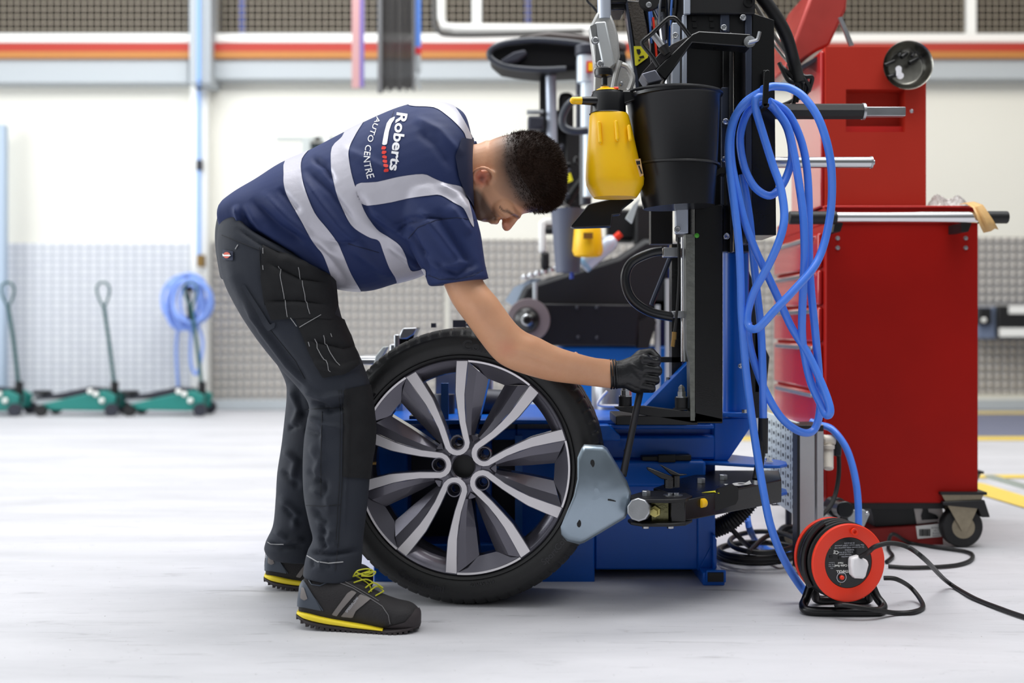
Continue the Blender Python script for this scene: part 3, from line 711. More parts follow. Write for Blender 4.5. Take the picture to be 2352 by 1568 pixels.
# slanted black arm with textured face and sticker
b = MB(); b.prism([(1436, 0), (1472, 2), (1488, 66), (1500, 215), (1468, 215), (1455, 130)], 2.9, .06); sa = b.build('slanted_arm', BLACK, mc, bevel=.003)
b = MB(); b.prism([(1441, 6), (1474, 3), (1486, 70), (1490, 110), (1460, 112), (1452, 60)], 2.893, .008); b.build('grip_pad', mat('gritty_grey_pad', (74, 68, 62), .8, 0, .7, 160, .3, 120), sa, label='gritty grey pad')
MB().prism([(1436, 0), (1441, 0), (1470, 215), (1462, 215)], 2.89, .02).build('side_edge', mat('satin_grey_edge', (70, 76, 92), .35, .6), sa)
b = MB().prism([(1456, 106), (1472, 106), (1490, 124), (1488, 132), (1462, 151), (1459, 150)], 2.886, .004)
st = b.build('warning_sticker', mat('warning_yellow', (236, 228, 40), .5), sa, label='yellow warning sticker')
MB().prism([(1462, 113), (1470, 113), (1472, 120), (1468, 126), (1464, 122)], 2.884, .003).prism([(1468, 130), (1478, 127), (1480, 132), (1470, 134)], 2.884, .003).prism([(1466, 137), (1472, 136), (1468, 141)], 2.884, .003).build('pictogram', BLACKM, st)
# clutter of valves and lines at the very top
random.seed(11)
va = MB().bpx(1400, -60, 1436, 22, 2.88, .1).bpx(1472, -60, 1572, 18, 2.95, .12).bpx(1395, -60, 1440, 6, 2.86, .1)
va.build('valve_block', BLACK, mc, bevel=.004)
MB().lathe([(.025, 0), (.025, .02)], P(1490, 4, 2.86), (0, -1, 0), 20).build('pulley', BLACKM, mc)
bolt(mc, 1490, 11, 2.835, .006, .004, dome=False)
for k in range(9):
    x = 1482+k*9; d = 2.9+random.uniform(0, .06)
    MB().tube([P(x, -20, d), P(x+random.uniform(-6, 6), 25, d), P(x+random.uniform(-10, 14), 60+random.uniform(0, 50), d)], random.choice([.003, .004, .006]), 8).build('air_line', random.choice([BLACK, BLACK, STEELR, mat('sky_blue_tube', (92, 140, 226), .4)]), mc)
MB().tube([P(1440, -10, 2.86), P(1352, -5, 2.86), P(1364, 18, 2.86), P(1374, 30, 2.86)], .003, 8).build('air_line', BLACK, mc)
MB().cyl(P(1520, 30, 2.98), P(1540, 215, 2.98), .012).cyl(P(1548, 0, 2.96), P(1540, 60, 2.96), .007).cyl(P(1508, 22, 2.93), P(1516, 40, 2.93), .008).build('cylinder_rod', STEELR, mc)
MB().bpx(1535, 60, 1556, 112, 2.94, .03).build('blue_bracket', BLUE, mc)
MB().bpx(1495, 60, 1545, 560, 3.08, .04).build('back_plate', BLACKM, mc)
MB().tube([P(1500, 40, 2.9), P(1505, 90, 2.9), P(1508, 130, 2.9)], .003, 6).build('air_line', mat('orange_red_plastic', (238, 54, 22), .42), mc)
# big black hoses over the top right
b = MB(); b.tube([P(1700, -60, 2.95), P(1752, -4, 2.95), P(1800, 70, 2.97), P(1822, 140, 3.0), P(1835, 190, 3.0)], .017, 12); b.build('supply_hose', mat('black_rubber', (20, 20, 22), .55), mc)
MB().tube([P(1735, 10, 3.0), P(1790, 100, 3.0), P(1828, 150, 3.0), P(1846, 192, 3.0)], .006, 8).tube([P(1745, 60, 3.05), P(1800, 130, 3.05), P(1820, 150, 3.02)], .005, 8).build('silver_cable', mat('silver_braid', (150, 146, 140), .4, .5), mc)
random.seed(21)
for k in range(6):
    x = 1790+k*7; MB().tube([P(x, 150+random.uniform(-10, 20), 3.02), P(x+20, 180+random.uniform(-10, 10), 3.0), P(x+40, 185+random.uniform(-8, 20), 3.0), P(x+32, 240-k*6, 3.02)], .006, 8).build('cable_bundle', BRUB, mc)
MB().tube([P(1760, 250, 3.05), P(1800, 240, 3.05), P(1828, 225, 3.05), P(1842, 205, 3.05)], .005, 8).build('air_line', BRUB, mc)
# tool rods sticking out to the right
b = MB(); b.cyl(P(1770, 256, 2.98), P(1982, 256, 2.98), .0205, seg=8); rd = b.build('rod_sleeve', BLACKM, mc, ang=30)
MB().cyl(P(1980, 256, 2.98), P(1986, 256, 2.98), .0215).build('rod_collar', STEELR, rd)
MB().bpx(1985, 245, 2081, 266, 2.965, .024).build('square_rod', STEELR, rd, bevel=.002)
MB().cyl(P(1770, 373, 2.98), P(2000, 373, 2.98), .0145, seg=32).build('round_rod', STEEL, mc)
MB().cyl(P(1999, 373, 2.98), P(2003, 373, 2.98), .016).cyl(P(2003, 373, 2.98), P(2008, 373, 2.98), .007).build('rod_end', STEELR, mc)
# curved pipe and cable on the post
MB().tube([P(1520, 576, 2.86), P(1490, 582, 2.86), P(1450, 603, 2.86), P(1436, 640, 2.86), P(1450, 685, 2.86), P(1490, 715, 2.86), P(1545, 728, 2.86)], .0118, 14).build('bent_hose', mat('satin_black_hose', (26, 28, 32), .28), mc)
MB().bpx(1524, 568, 1560, 590, 2.85, .03).bpx(1545, 714, 1578, 730, 2.85, .03).build('hose_fitting', STEELR, mc, bevel=.002)
MB().tube([P(1558, 545, 2.83), P(1560, 620, 2.83), P(1556, 700, 2.83), P(1549, 765, 2.83)], .0035, 8).build('inflator_line', BRUB, mc)
MB().cyl(P(1549, 762, 2.83), P(1548, 780, 2.83), .006).cyl(P(1547, 780, 2.83), P(1545, 796, 2.83), .005).build('inflator_end', mat('brass', (150, 120, 70), .4, .8), mc, label='brass inflator connector')
MB().tube([P(1540, 590, 2.95), P(1520, 640, 2.95), P(1500, 690, 2.95), P(1497, 700, 2.95)], .0065, 8).build('grab_rod', mat('satin_grey_edge', (70, 76, 92), .35, .6), mc)
MB().bpx(1510, 820, 1600, 832, 2.95, .04).bpx(1536, 868, 1580, 884, 2.93, .05).build('cross_bar', BLACKM, mc)
MB().cyl(P(1700, 575, 3.06), P(1760, 480, 3.06), .02).prism([(1712, 600), (1728, 640), (1742, 760), (1768, 820), (1762, 880), (1750, 960), (1722, 960), (1722, 700)], 3.1, .04).build('cable_cover', BRUB, mc, bevel=.004)
bolt(mc, 1701, 840, 2.97, .006, .004)
for x, y in ((1438, 1035), ): MB().lathe([(.006, 0), (.001, .001)], P(x, y, 2.93), (0, -1, 0), 12).build('hole', BLACKM, mc)

# swing arm
sw = thing('swing_arm', 'black bead breaker arm with clamping levers, swung out beside the galvanised plate', 'machine arm', (0, 0, 0))
def XY(px, d): return (P(px, 0, d).x, d)
zt0, zt1 = P(0, 1143, 2.69).z, P(0, 1083, 3.0).z
def armz(y, top): 
    t = (y-2.69)/(3.0-2.69); return (zt0+(zt1-zt0)*t) if top else (P(0, 1192, 2.69).z+(P(0, 1137, 3.0).z-P(0, 1192, 2.69).z)*t)
def plan(pts, zf0, zf1, b):
    n_ = len(pts); A = [Vector((x, y, zf0(y))) for x, y in pts]; B = [Vector((x, y, zf1(y))) for x, y in pts]
    ar = sum(A[i].x*A[(i+1) % n_].y-A[(i+1) % n_].x*A[i].y for i in range(n_))
    if ar < 0: A.reverse(); B.reverse()
    b.add(A+B, [tuple(range(n_-1, -1, -1)), tuple(range(n_, 2*n_))]+[(i, (i+1) % n_, (i+1) % n_+n_, i+n_) for i in range(n_)])
pl = [XY(1572, 2.665), XY(1795, 2.90), XY(1790, 3.02), XY(1640, 3.02), XY(1568, 2.93), XY(1500, 2.80), XY(1560, 2.72)]
b = MB(); plan(pl, lambda y: armz(y, False), lambda y: armz(y, True), b); b.build('arm_box', BLACK, sw, bevel=.003)
hp = [XY(1442, 2.70), XY(1449, 2.665), XY(1475, 2.64), XY(1540, 2.64), XY(1575, 2.655), XY(1590, 2.70), XY(1560, 2.80), XY(1480, 2.78)]
zp = P(0, 1146, 2.65).z; zb = P(0, 1206, 2.65).z
b = MB(); plan(hp, lambda y: zp-.008, lambda y: zp+.001, b); b.build('top_plate', BLACKM, sw, bevel=.002)
b = MB(); plan(hp, lambda y: zb-.002, lambda y: zb+.006, b); b.build('bottom_plate', BLACKM, sw, bevel=.002)
b = MB(); b.bpx(1540, 1146, 1575, 1204, 2.66, .08); b.build('side_block', BLACK, sw, bevel=.003)
b = MB(); b.bpx(1494, 1148, 1538, 1200, 2.675, .09); b.build('pivot_block', mat('greased_steel', (96, 94, 66), .22, .9, .5, 40, .5, 12), sw, bevel=.003, label='greasy olive metal pivot block')
MB().cyl(P(1466, 1170, 2.61), P(1474, 1170, 2.70), .027, seg=10).build('bolt', STEELR, sw, bevel=.003, ang=30)
MB().lathe([(.0135, 0), (.0135, .011), (.009, .012), (.009, .03)], P(1506, 1173, 2.66), (-.3, -1, 0), 6).build('nut', mat('yellow_zinc', (176, 166, 104), .3, .9), sw, smooth=False)
for x, y, d in ((1484, 1120, 2.70), (1610, 1089, 2.86), (1661, 1086, 2.9)):
    c = P(x, y, d); zz = max(zp, armz(d, True))
    MB().lathe([(.011, 0), (.011, .012), (.009, .013)], (c.x, d, zz), (0, 0, 1), 6).build('bolt', STEELR, sw, smooth=False)
for x, y in ((1483, 1216), (1540, 1214)):
    c = P(x, y, 2.68); MB().lathe([(.008, 0), (.008, .012), (.0002, .014)], (c.x, 2.68, zb), (0, 0, -1), 8).build('bolt', STEELR, sw)
MB().lathe([(.011, 0), (.011, .012), (.008, .014)], P(1617, 1154, 2.71), (-1, -1, 0), 16).build('plug', YEL, sw, label='yellow plastic plug')
MB().prism([(1640, 1140), (1650, 1124), (1682, 1112), (1696, 1120), (1696, 1146), (1690, 1158), (1642, 1174)], 2.735, .02).build('slot_recess', mat('slot_black', (6, 6, 8), .6), sw)
MB().tube([P(1536, 1120, 2.69), P(1536, 1096, 2.69)], .011, 10, smooth=False).tube([P(1551, 1118, 2.71), P(1551, 1092, 2.71)], .011, 10, smooth=False).build('lever_post', BLACK, sw)
b = MB(); b.prism([(1486, 1074), (1492, 1074), (1545, 1095), (1545, 1104), (1520, 1100), (1488, 1080)], 2.68, .018).prism([(1514, 1066), (1524, 1070), (1560, 1088), (1580, 1090), (1556, 1094), (1540, 1090)], 2.71, .018)
b.build('clamp_lever', BLACK, sw, bevel=.002)
for x, y in ((1539, 1126), (1553, 1120)):
    c = P(x, y, 2.70); MB().lathe([(.016, 0), (.016, .003), (.007, .003), (.007, .008)], (c.x, 2.70, zp), (0, 0, 1), 16).build('washer', STEELR, sw)
# markings on the arm
b = MB(); zz = .0012
def ontop(pts, m, name, th=.0008):
    b = MB(); A = []
    for px, py, d in pts: c = P(px, py, d); A.append(Vector((c.x, d, armz(d, True)+zz)))
    ar = sum(A[i].x*A[(i+1) % len(A)].y-A[(i+1) % len(A)].x*A[i].y for i in range(len(A)))
    if ar < 0: A.reverse()
    b.extr(A, (0, 0, th)); return b.build(name, m, sw, smooth=False)
ontop([(1612, 1112, 2.74), (1655, 1108, 2.77), (1652, 1116, 2.73), (1640, 1112, 2.745)], mat('warning_yellow', (236, 228, 40), .5), 'warning_triangle')
def text_on(parent, s, org, ux, uy, size, m, name='lettering', off=.0):
    v, f = text_geo(s, size, 0, off); b = MB(); org = Vector(org); ux = Vector(ux).normalized(); uy = Vector(uy).normalized()
    b.add([org+ux*x+uy*y for x, y, z in v], f); return b.build(name, m, parent, smooth=False)
o_ = P(1660, 1104, 2.76)
text_on(sw, 'OV', (o_.x+.07, 2.86, armz(2.86, True)+.0015), (-.9, -.5, -.02), (.5, -.9, 0), .05, WHITE, off=.004)
ontop([(1708, 1100, 2.84), (1722, 1094, 2.88), (1726, 1099, 2.84)], WHITE, 'white_triangle')
# galvanised wheel plate
gp = thing('wheel_plate', 'bent galvanised steel plate with slots resting against the side of the tyre', 'metal plate', (0, 0, 0))
out_ = [(1336, 1028), (1342, 1020), (1384, 1022), (1394, 1028), (1440, 1104), (1450, 1132), (1442, 1178), (1436, 1190), (1342, 1246), (1330, 1250), (1302, 1242), (1290, 1228), (1288, 1210), (1318, 1140), (1327, 1100), (1327, 1050)]
b = MB(); vs = []; cxp, cyp = 1370, 1135; rings = 8
def gd(x, y): return 2.60+.00028*(x-1290)+.018*((y-1135)/115)**2
for k in range(1, rings+1):
    t = k/rings
    for x, y in out_:
        xx = cxp+(x-cxp)*t; yy = cyp+(y-cyp)*t; vs.append(P(xx, yy, gd(xx, yy)))
n_ = len(out_); fs = [(k*n_+i, k*n_+(i+1) % n_, (k+1)*n_+(i+1) % n_, (k+1)*n_+i) for k in range(rings-1) for i in range(n_)]+[tuple(range(n_))]
b.add(vs, fs); pl_ = b.build('plate', ZINC, gp, ang=60)
so = pl_.modifiers.new('thickness', 'SOLIDIFY'); so.thickness = .0035; so.offset = -1
b = MB()
for x, y in ((1361, 1064), (1330, 1202)): b.prism([(x+5*math.cos(a), y+9*math.sin(a)) for a in [2*PI*k/12 for k in range(12)]], gd(x, y)-.0015, .001)
b.prism([(1395, 1145), (1402, 1146), (1415, 1150), (1414, 1152), (1402, 1150), (1395, 1149)], gd(1405, 1148)-.0025, .001)
b.build('slot', mat('slot_black', (6, 6, 8), .6), gp, smooth=False)
# lever bar in his hand
lb = thing('lever_bar', 'dark round lever bar gripped in the gloved hand, its foot behind the galvanised plate', 'lever', (0, 0, 0))
MB().cyl(P(1431, 1092, 2.66), P(1481, 846, 2.78), .0084, seg=20).build('bar', mat('oiled_dark_steel', (46, 46, 50), .3, .6), lb)
# black bucket in its ring
bk = thing('plastic_bucket', 'black plastic bucket hung in a ring on the machine beside the yellow sprayer', 'bucket', (0, 0, 0))
A = P(1546, 218, 2.75); Bm = P(1559, 476, 2.75); ax = (Bm-A).normalized(); L = (Bm-A).length
s = S(2.75); b = MB(); b.lathe([(.1155, 0), (.118, .001), (.118, .008), (.114, .010), (.112, .014), (.098, L*.62), (.086, L), (.0001, L)], A, ax, 48, caps=False)
b.lathe([(.0825, L-.004), (.094, L*.62), (.108, .014), (.1145, .002)], A, ax, 48, caps=False); b.build('pail', BPLA, bk)
MB().tube([A+Vector((.1165*math.cos(2*PI*k/24), .1165*math.sin(2*PI*k/24), -.008*math.cos(2*PI*k/24)*0)) for k in range(24)], .0035, 8, 2, closed=True).build('rim', BPLA, bk)
c2 = A+ax*(L*.63)
MB().tube([c2+Vector((.101*math.cos(2*PI*k/24), .101*math.sin(2*PI*k/24), .0)) for k in range(24)], .0035, 8, 2, closed=True).bpx(1655, 384, 1682, 398, 2.77, .06).bpx(1668, 388, 1682, 470, 2.77, .03).build('holder_ring', BLACK, mc)
# yellow sprayer
ys_ = thing('pump_sprayer', 'yellow pump sprayer bottle with black pump head hanging left of the black bucket', 'sprayer', (0, 0, 0))
d = 2.72
def loft2(b, secs, seg=40, pw=2.6):       # secs: (xl, xr, y, depth half) at distance d
    vs = []; fs = []
    for xl, xr, y, hd in secs:
        c = P((xl+xr)/2, y, d); rx = (xr-xl)/2/S(d)
        for k in range(seg):
            a = 2*PI*k/seg; ca, sa_ = math.cos(a), math.sin(a)
            vs.append((c.x+rx*math.copysign(abs(ca)**(2/pw), ca), d+hd*math.copysign(abs(sa_)**(2/pw), sa_), c.z+(0)))
    for i in range(len(secs)-1):
        for k in range(seg): fs.append((i*seg+k, i*seg+(k+1) % seg, (i+1)*seg+(k+1) % seg, (i+1)*seg+k))
    fs += [tuple(range(seg)), tuple(range(len(secs)*seg-1, (len(secs)-1)*seg-1, -1))]
    fs = [f[::-1] for f in fs]
    b.add(vs, fs); return b
b = MB(); loft2(b, [(1357, 1440, 262, .04), (1354, 1444, 268, .043), (1352, 1452, 300, .047), (1349, 1461, 340, .052), (1346, 1470, 380, .056), (1345, 1479, 410, .059), (1347, 1478, 425, .058), (1355, 1470, 442, .052), (1364, 1462, 454, .045)], 48, 2.5)
bt = b.build('bottle', YEL, ys_, ang=50)
b = MB()
for x0, x1, y0, y1 in ((1371, 1380, 282, 326), (1410, 1420, 280, 320), (1441, 1448, 290, 320)):
    c0 = P((x0+x1)/2, y0, 2.672); c1 = P((x0+x1)/2+3, y1, 2.664); c0.y += .0028; c1.y += .0028; b.tube([c0, c1], .0045, 10, smooth=False)
    b.sphere(c0, .0045, 10).sphere(c1, .0045, 10)
b.build('moulded_rib', YEL, ys_)
v = MB().prism([(1459, 366), (1471, 364), (1478, 402), (1470, 406)], 2.657, .003); lbp = v.build('label_patch', mat('kraft_label', (214, 170, 110), .6), ys_, label='tan paper label')
MB().prism([(1461, 370), (1470, 369), (1471, 377), (1463, 378)], 2.655, .002).prism([(1466, 381), (1469, 380), (1476, 398), (1473, 399)], 2.655, .002).build('print_mark', BLACKM, lbp, smooth=False)
b = MB(); loft2(b, [(1362, 1432, 212, .036), (1358, 1436, 220, .04), (1355, 1438, 262, .04)], 40, 2.2); hd2 = b.build('pump_head', BPLA, ys_, bevel=.002)
b = MB(); b.prism([(1400, 208), (1455, 207), (1464, 214), (1464, 228), (1430, 240), (1400, 240)], 2.70, .035); b.build('trigger_guard', BPLA, hd2, bevel=.004)
MB().cyl(P(1375, 232, 2.70), P(1333, 231, 2.69), .0115, .009).build('spray_lance', BPLA, hd2)
MB().cyl(P(1335, 231, 2.69), P(1318, 231, 2.685), .0095, .0085).sphere(P(1317, 231, 2.685), .0088).build('nozzle', YEL, hd2, label='yellow nozzle')
b = MB(); loft2(b, [(1372, 1420, 205, .022), (1364, 1430, 211, .032)], 32, 2.0); b.build('collar', YEL, hd2, label='yellow collar')
MB().cyl(P(1389, 207, d), P(1389, 200, d), .011).build('pump_collar', YEL, hd2)
MB().cyl(P(1420, 204, 2.70), P(1410, 204, 2.70), .005).build('relief_valve', ORANGE, hd2, label='red relief valve')
MB().lathe([(.0075, 0), (.0075, .02), (.006, .021)], P(1388, 196, d), (0, 0, 1), 16).lathe([(.009, .018), (.021, .022), (.0225, .03), (.021, .038), (.012, .043), (.0003, .044)], P(1386, 196, d), (0, 0, 1), 28).build('pump_knob', BPLA, hd2)
# tray that carries the sprayer
MB().prism([(1311, 520), (1352, 468), (1420, 452), (1458, 458), (1430, 480), (1426, 492), (1407, 494), (1405, 520), (1320, 523)], 2.83, .04).build('bottle_tray', BPLA, mc, bevel=.003)
# ================= red tool trolley =================
tr = thing('tool_trolley', 'tall red tool trolley on castors at the right with a chrome push bar', 'tool trolley', (0, 0, 0))
dt = 3.47; bd = .64
b = MB(); b.bpx(1897, 512, 2247, 1155, dt, bd); b.build('cabinet', RED, tr, bevel=.004)
MB().bpx(1897, 476, 2250, 514, dt-.005, bd).build('top_tray', RED, tr, bevel=.004)
MB().bpx(1893, 472, 2252, 477, dt-.012, .02).build('tray_lip', mat('bright_red_lip', (196, 30, 22), .4), tr, bevel=.002)
a = P(1897, 515, dt); c = P(1897, 1150, dt)
# glossy drawer fronts on the side that faces the machine
b = MB(); zz0, zz1 = c.z+.0, a.z-.02
n_ = 6; hs = [.10, .10, .10, .13, .13, .16]; tot = sum(hs); z = zz1
for h_ in hs:
    hh = h_/tot*(zz1-zz0); f_ = MB(); f_.box((a.x-.016, dt+.03, z-hh+.004), (a.x, dt+bd-.02, z-.004)); dr = f_.build('drawer', REDG, tr, bevel=.006)
    MB().box((a.x-.024, dt+.08, z-.022), (a.x-.014, dt+bd-.07, z-.010)).build('drawer_handle', STEELR, dr, bevel=.002); z -= hh
b = MB(); b.cyl(P(1921, 499, dt-.12), P(2245, 499, dt-.12), .0165, seg=28); hb_ = b.build('push_bar', mat('chrome', (222, 222, 224), .08, 1), tr)
MB().cyl(P(1812, 500, dt-.13), P(1921, 500, dt-.13), .0195).cyl(P(2244, 499, dt-.12), P(2314, 499, dt-.12), .0185).build('rubber_grip', BRUB, hb_, bevel=.003)
b = MB(); b.prism([(1917, 512), (1937, 512), (1930, 532), (1914, 532)], dt-.11, .1).prism([(2208, 512), (2232, 512), (2224, 532), (2208, 532)], dt-.11, .1); b.build('bar_bracket', BLACKM, tr)
for x in (1924, 2218):
    for y in (547, 569): MB().lathe([(.0075, 0), (.006, .004), (.0003, .005)], P(x, y, dt), (0, -1, 0), 12).build('rivet', STEELR, tr)
# upper box
b = MB(); du = 3.5
b.bpx(1896, 108, 2127, 205, du, .4).bpx(1896, 303, 2127, 474, du, .4).bpx(1896, 205, 1943, 303, du, .4).bpx(2079, 205, 2127, 303, du, .4); b.bpx(1943, 205, 2079, 303, du+.06, .02)
ub = b.build('upper_chest', REDT, tr, bevel=.0)
MB().bpx(1943, 290, 2079, 303, du+.02, .05).build('recess_ledge', mat('bright_red_lip', (196, 30, 22), .4), ub)
MB().lathe([(.006, 0), (.0003, .004)], P(2094, 255, du), (0, -1, 0), 12).build('rivet', STEELR, ub)
a = P(1896, 108, du); c = P(1896, 474, du)
MB().box((a.x-.012, du+.01, c.z), (a.x, du+.38, a.z-.01)).build('side_panel', REDG, ub, bevel=.004)
# open lid
b = MB(); b.prism([(1800, 160), (1872, -40), (1950, -40), (1945, 20), (1905, 105), (1876, 118), (1830, 150)], du+.1, .35); b.build('lid', mat('lid_faded_red', (168, 62, 56), .25, .1, .1, 30, .3, 8), tr, bevel=.01, label='faded shiny raised red lid')
MB().prism([(1926, 40), (1934, 38), (1962, 104), (1952, 106)], du+.02, .01).build('lid_stay', STEELR, tr)
MB().prism([(1840, 150), (1893, 120), (1893, 128), (1842, 160)], du+.05, .1).build('lid_channel', DGREY, tr)
# castors
def castor(px, py, d, r, par, brk=True):
    c = P(px, py, d); c.z = r
    w_ = MB().lathe([(r*.55, -.003), (r*.62, .0), (r*.94, 0), (r, .006), (r, .032), (r*.94, .038), (r*.55, .04)], c, (0, 1, 0), 36).build('castor_wheel', BRUB, par)
    MB().lathe([(r*.1, -.006), (r*.55, -.004), (r*.58, .002), (r*.5, .04)], c, (0, 1, 0), 24).build('castor_hub', mat('galvanised_hub', (150, 140, 120), .5, .7, .4, 90, .3, 50), w_)
    if brk:
        k = S(d); top = 2*r+.012
        b = MB(); b.extr([(c.x-.072, d-.012, top+.03), (c.x-.008, d-.012, r-.01), (c.x+.008, d-.012, r-.01), (c.x+.06, d-.012, top+.03)], (0, .004, 0)); b.extr([(c.x-.072, d+.045, top+.03), (c.x-.008, d+.045, r-.01), (c.x+.008, d+.045, r-.01), (c.x+.06, d+.045, top+.03)], (0, .004, 0)); MB().box((c.x-.075, d-.02, top+.026), (c.x+.065, d+.07, top+.034)).build('castor_plate', BLACKM, par)
        MB.build(b, 'castor_fork', mat('galvanised_hub', (150, 140, 120), .5, .7, .4, 90, .3, 50), w_)
castor(2212, 1200, dt, .063, tr)
MB().prism([(2166, 1152), (2262, 1148), (2275, 1188), (2255, 1188), (2248, 1168), (2166, 1160)], dt-.02, .1).build('castor_guard', BLACKM, tr, bevel=.003)
castor(1955, 1210, dt+.5, .063, tr); castor(2212, 1200, dt+.5, .063, tr)
MB().bpx(1905, 1155, 2170, 1168, dt+.03, bd-.08).build('underframe', BLACKM, tr)
# things under and on the trolley
def label_text(parent, s, px, py, d, size, m, ang=0, off=0): return text_flat(s, px, py, d, size, m, parent, 'print', ang, off)
bx = thing('shoe_box', 'dark red box with a white barcode label lying under the red trolley', 'box', (0, 0, 0))
b = MB(); b.prism([(1985, 1215), (2165, 1203), (2167, 1252), (1990, 1258)], dt+.05, .25); b.build('carton', mat('dark_red_carton', (140, 22, 18), .6), bx, bevel=.002)
lb2 = MB().prism([(2104, 1208), (2162, 1202), (2163, 1232), (2108, 1237)], dt+.046, .004).build('barcode_label', WHITE, bx, label='white barcode label')
b = MB(); random.seed(4); x = 2112.
while x < 2138: w_ = random.choice([1, 1.5, 2.2]); b.prism([(x, 1215), (x+w_, 1215), (x+w_, 1231), (x, 1231)], dt+.043, .002); x += w_+random.choice([1, 1.5])
b.build('barcode', BLACKM, lb2, smooth=False)
for i_, s_ in enumerate(('AP793200', 'UK 7', 'BLACK', 'SAFETY')): text_flat(s_, 2150, 1212+i_*6, dt+.043, 5.4, BLACKM, lb2, 'print')
bx2 = thing('boot_box', 'black and white box showing a work boot, on top of the dark red box', 'box', (0, 0, 0))
MB().prism([(2000, 1165), (2096, 1160), (2160, 1156), (2165, 1198), (2105, 1204), (2010, 1210)], dt+.07, .22).build('carton', BLACKM, bx2, bevel=.002)
MB().prism([(2098, 1158), (2150, 1155), (2166, 1170), (2166, 1196), (2106, 1203)], dt+.066, .004).build('pale_panel', mat('pale_carton', (196, 190, 186), .6), bx2, label='pale panel with a boot picture')
MB().prism([(2118, 1160), (2130, 1159), (2133, 1176), (2150, 1182), (2156, 1188), (2154, 1192), (2118, 1194), (2116, 1184), (2120, 1172)], dt+.062, .003).build('boot_picture', BLACKM, bx2, smooth=False)
bw = thing('magnetic_bowl', 'round steel magnetic bowl holding small black parts, stuck on the red upper chest', 'bowl', (0, 0, 0))
cbw = P(2079, 155, du-.005); axb = Vector((-.08, -1, .0)).normalized()
b = MB(); b.lathe([(.0005, .001), (.048, .001), (.054, .004), (.068, .022), (.072, .034), (.0745, .036), (.0745, .033), (.071, .021), (.055, -.001), (.0005, -.001)], cbw, axb, 56, caps=False); b.build('dish', mat('bowl_steel', (150, 148, 140), .25, 1, .15, 60, .3, 30), bw, ang=50)
b = MB()
for x0, y0, x1, y1, r in ((2032, 150, 2054, 140, .006), (2070, 132, 2082, 122, .007), (2088, 145, 2108, 134, .007), (2094, 130, 2101, 120, .005), (2040, 178, 2060, 170, .007), (2065, 125, 2073, 128, .006)): b.cyl(P(x0, y0, du-.035), P(x1, y1, du-.025), r, seg=12)
b.build('sockets', BLACK, bw, bevel=.001)
MB().cyl(P(2064, 158, du-.045), P(2064, 158, du-.038), .009).cyl(P(2068, 174, du-.045), P(2068, 174, du-.038), .010).bpx(2060, 158, 2071, 174, du-.044, .006).build('cable_clip', WPLA, bw, label='white plastic clip')
# plastic wrap and masking tape
pw = thing('plastic_wrap', 'crumpled clear plastic wrap on top of the trolley beside the upper chest', 'plastic bag', (0, 0, 0))
random.seed(9); b = MB(); N = 22; vs = []
for i in range(N):
    for j in range(N):
        u = i/(N-1); v_ = j/(N-1); x = 2130+u*92+random.uniform(-2, 2); y = 474-(math.sin(u*PI)**.6)*34*math.sin(v_*PI)*(.7+.3*math.sin(u*9))+random.uniform(-5, 5)*math.sin(u*PI)
        p = P(x, min(y, 472), dt+.05+v_*.16); vs.append(p)
b.add(vs, [(i*N+j, (i+1)*N+j, (i+1)*N+j+1, i*N+j+1) for i in range(N-1) for j in range(N-1)])
b.build('film', mat('clear_film', (208, 204, 200), .15, .0, 0, 1, 0, 1, .5, alpha=.62), pw, ang=20)
mtp = thing('masking_tape', 'strip of torn tan masking tape draped over the right end of the chrome bar', 'tape', (0, 0, 0))
b = MB(); dd = dt-.145
cl = [(2208, 468, dt+.02), (2228, 466, dt-.06), (2246, 474, dt-.13), (2256, 492, dd), (2266, 512, dd), (2276, 530, dd+.01)]; ws = [14, 20, 26, 30, 36, 38]; vs = []
for (x, y, z_), w_ in zip(cl, ws):
    for k in range(5): t = (k/4-.5)*w_; vs.append(P(x+t*.9, y-t*.25+(random.uniform(-4, 4) if y > 525 else 0), z_+.006*math.sin(k*2.1)))
b.add(vs, [(i*5+k, i*5+k+1, i*5+k+6, i*5+k+5) for i in range(5) for k in range(4)])
o = b.build('strip', mat('tan_tape', (214, 172, 112), .5, 0, .4, 60, .1, 30), mtp); so = o.modifiers.new('thickness', 'SOLIDIFY'); so.thickness = .001

# ================= perforated cart and aluminium post =================
pg = thing('perforated_cart', 'low white perforated panel cart with an aluminium corner post beside the red trolley', 'cart', (0, 0, 0))
x0 = P(1835, 0, 3.12).x; ztp = P(0, 972, 3.1).z; zbt = P(0, 1190, 3.1).z
b = MB(); b.box((x0-.004, 3.13, zbt), (x0+.004, 3.62, ztp)); b.build('panel', mat('white_panel_paint', (214, 222, 218), .4), pg, bevel=.001)
b = MB(); rows = 9
for i in range(rows):
    zz_ = ztp-.022-i*(ztp-zbt-.04)/(rows-1)*.97
    for j in range(8):
        yy_ = 3.16+j*.058; b.box((x0-.0046, yy_, zz_), (x0-.0036, yy_+.017, zz_-.009)); 
        if j % 1 == 0: b.box((x0-.0046, yy_+.034, zz_+.006), (x0-.0038, yy_+.039, zz_-.014))
b.build('perforation', mat('slot_black', (6, 6, 8), .6), pg, smooth=False)
b = MB(); b.bpx(1836, 985, 1872, 1306, 3.08, .03).bpx(1876, 975, 1892, 1306, 3.085, .04).bpx(1872, 980, 1876, 1306, 3.1, .02); b.build('corner_post', ALU, pg, bevel=.002)
MB().bpx(1831, 985, 1836, 1306, 3.075, .05).build('seal_strip', BLACKM, pg)
MB().box((P(1832, 0, 3.08).x, 3.08, ztp-.02), (P(1892, 0, 3.08).x, 3.2, ztp-.003)).build('post_cap', BLACKM, pg, bevel=.002)
castor(1816, 1190, 3.45, .036, pg, False)
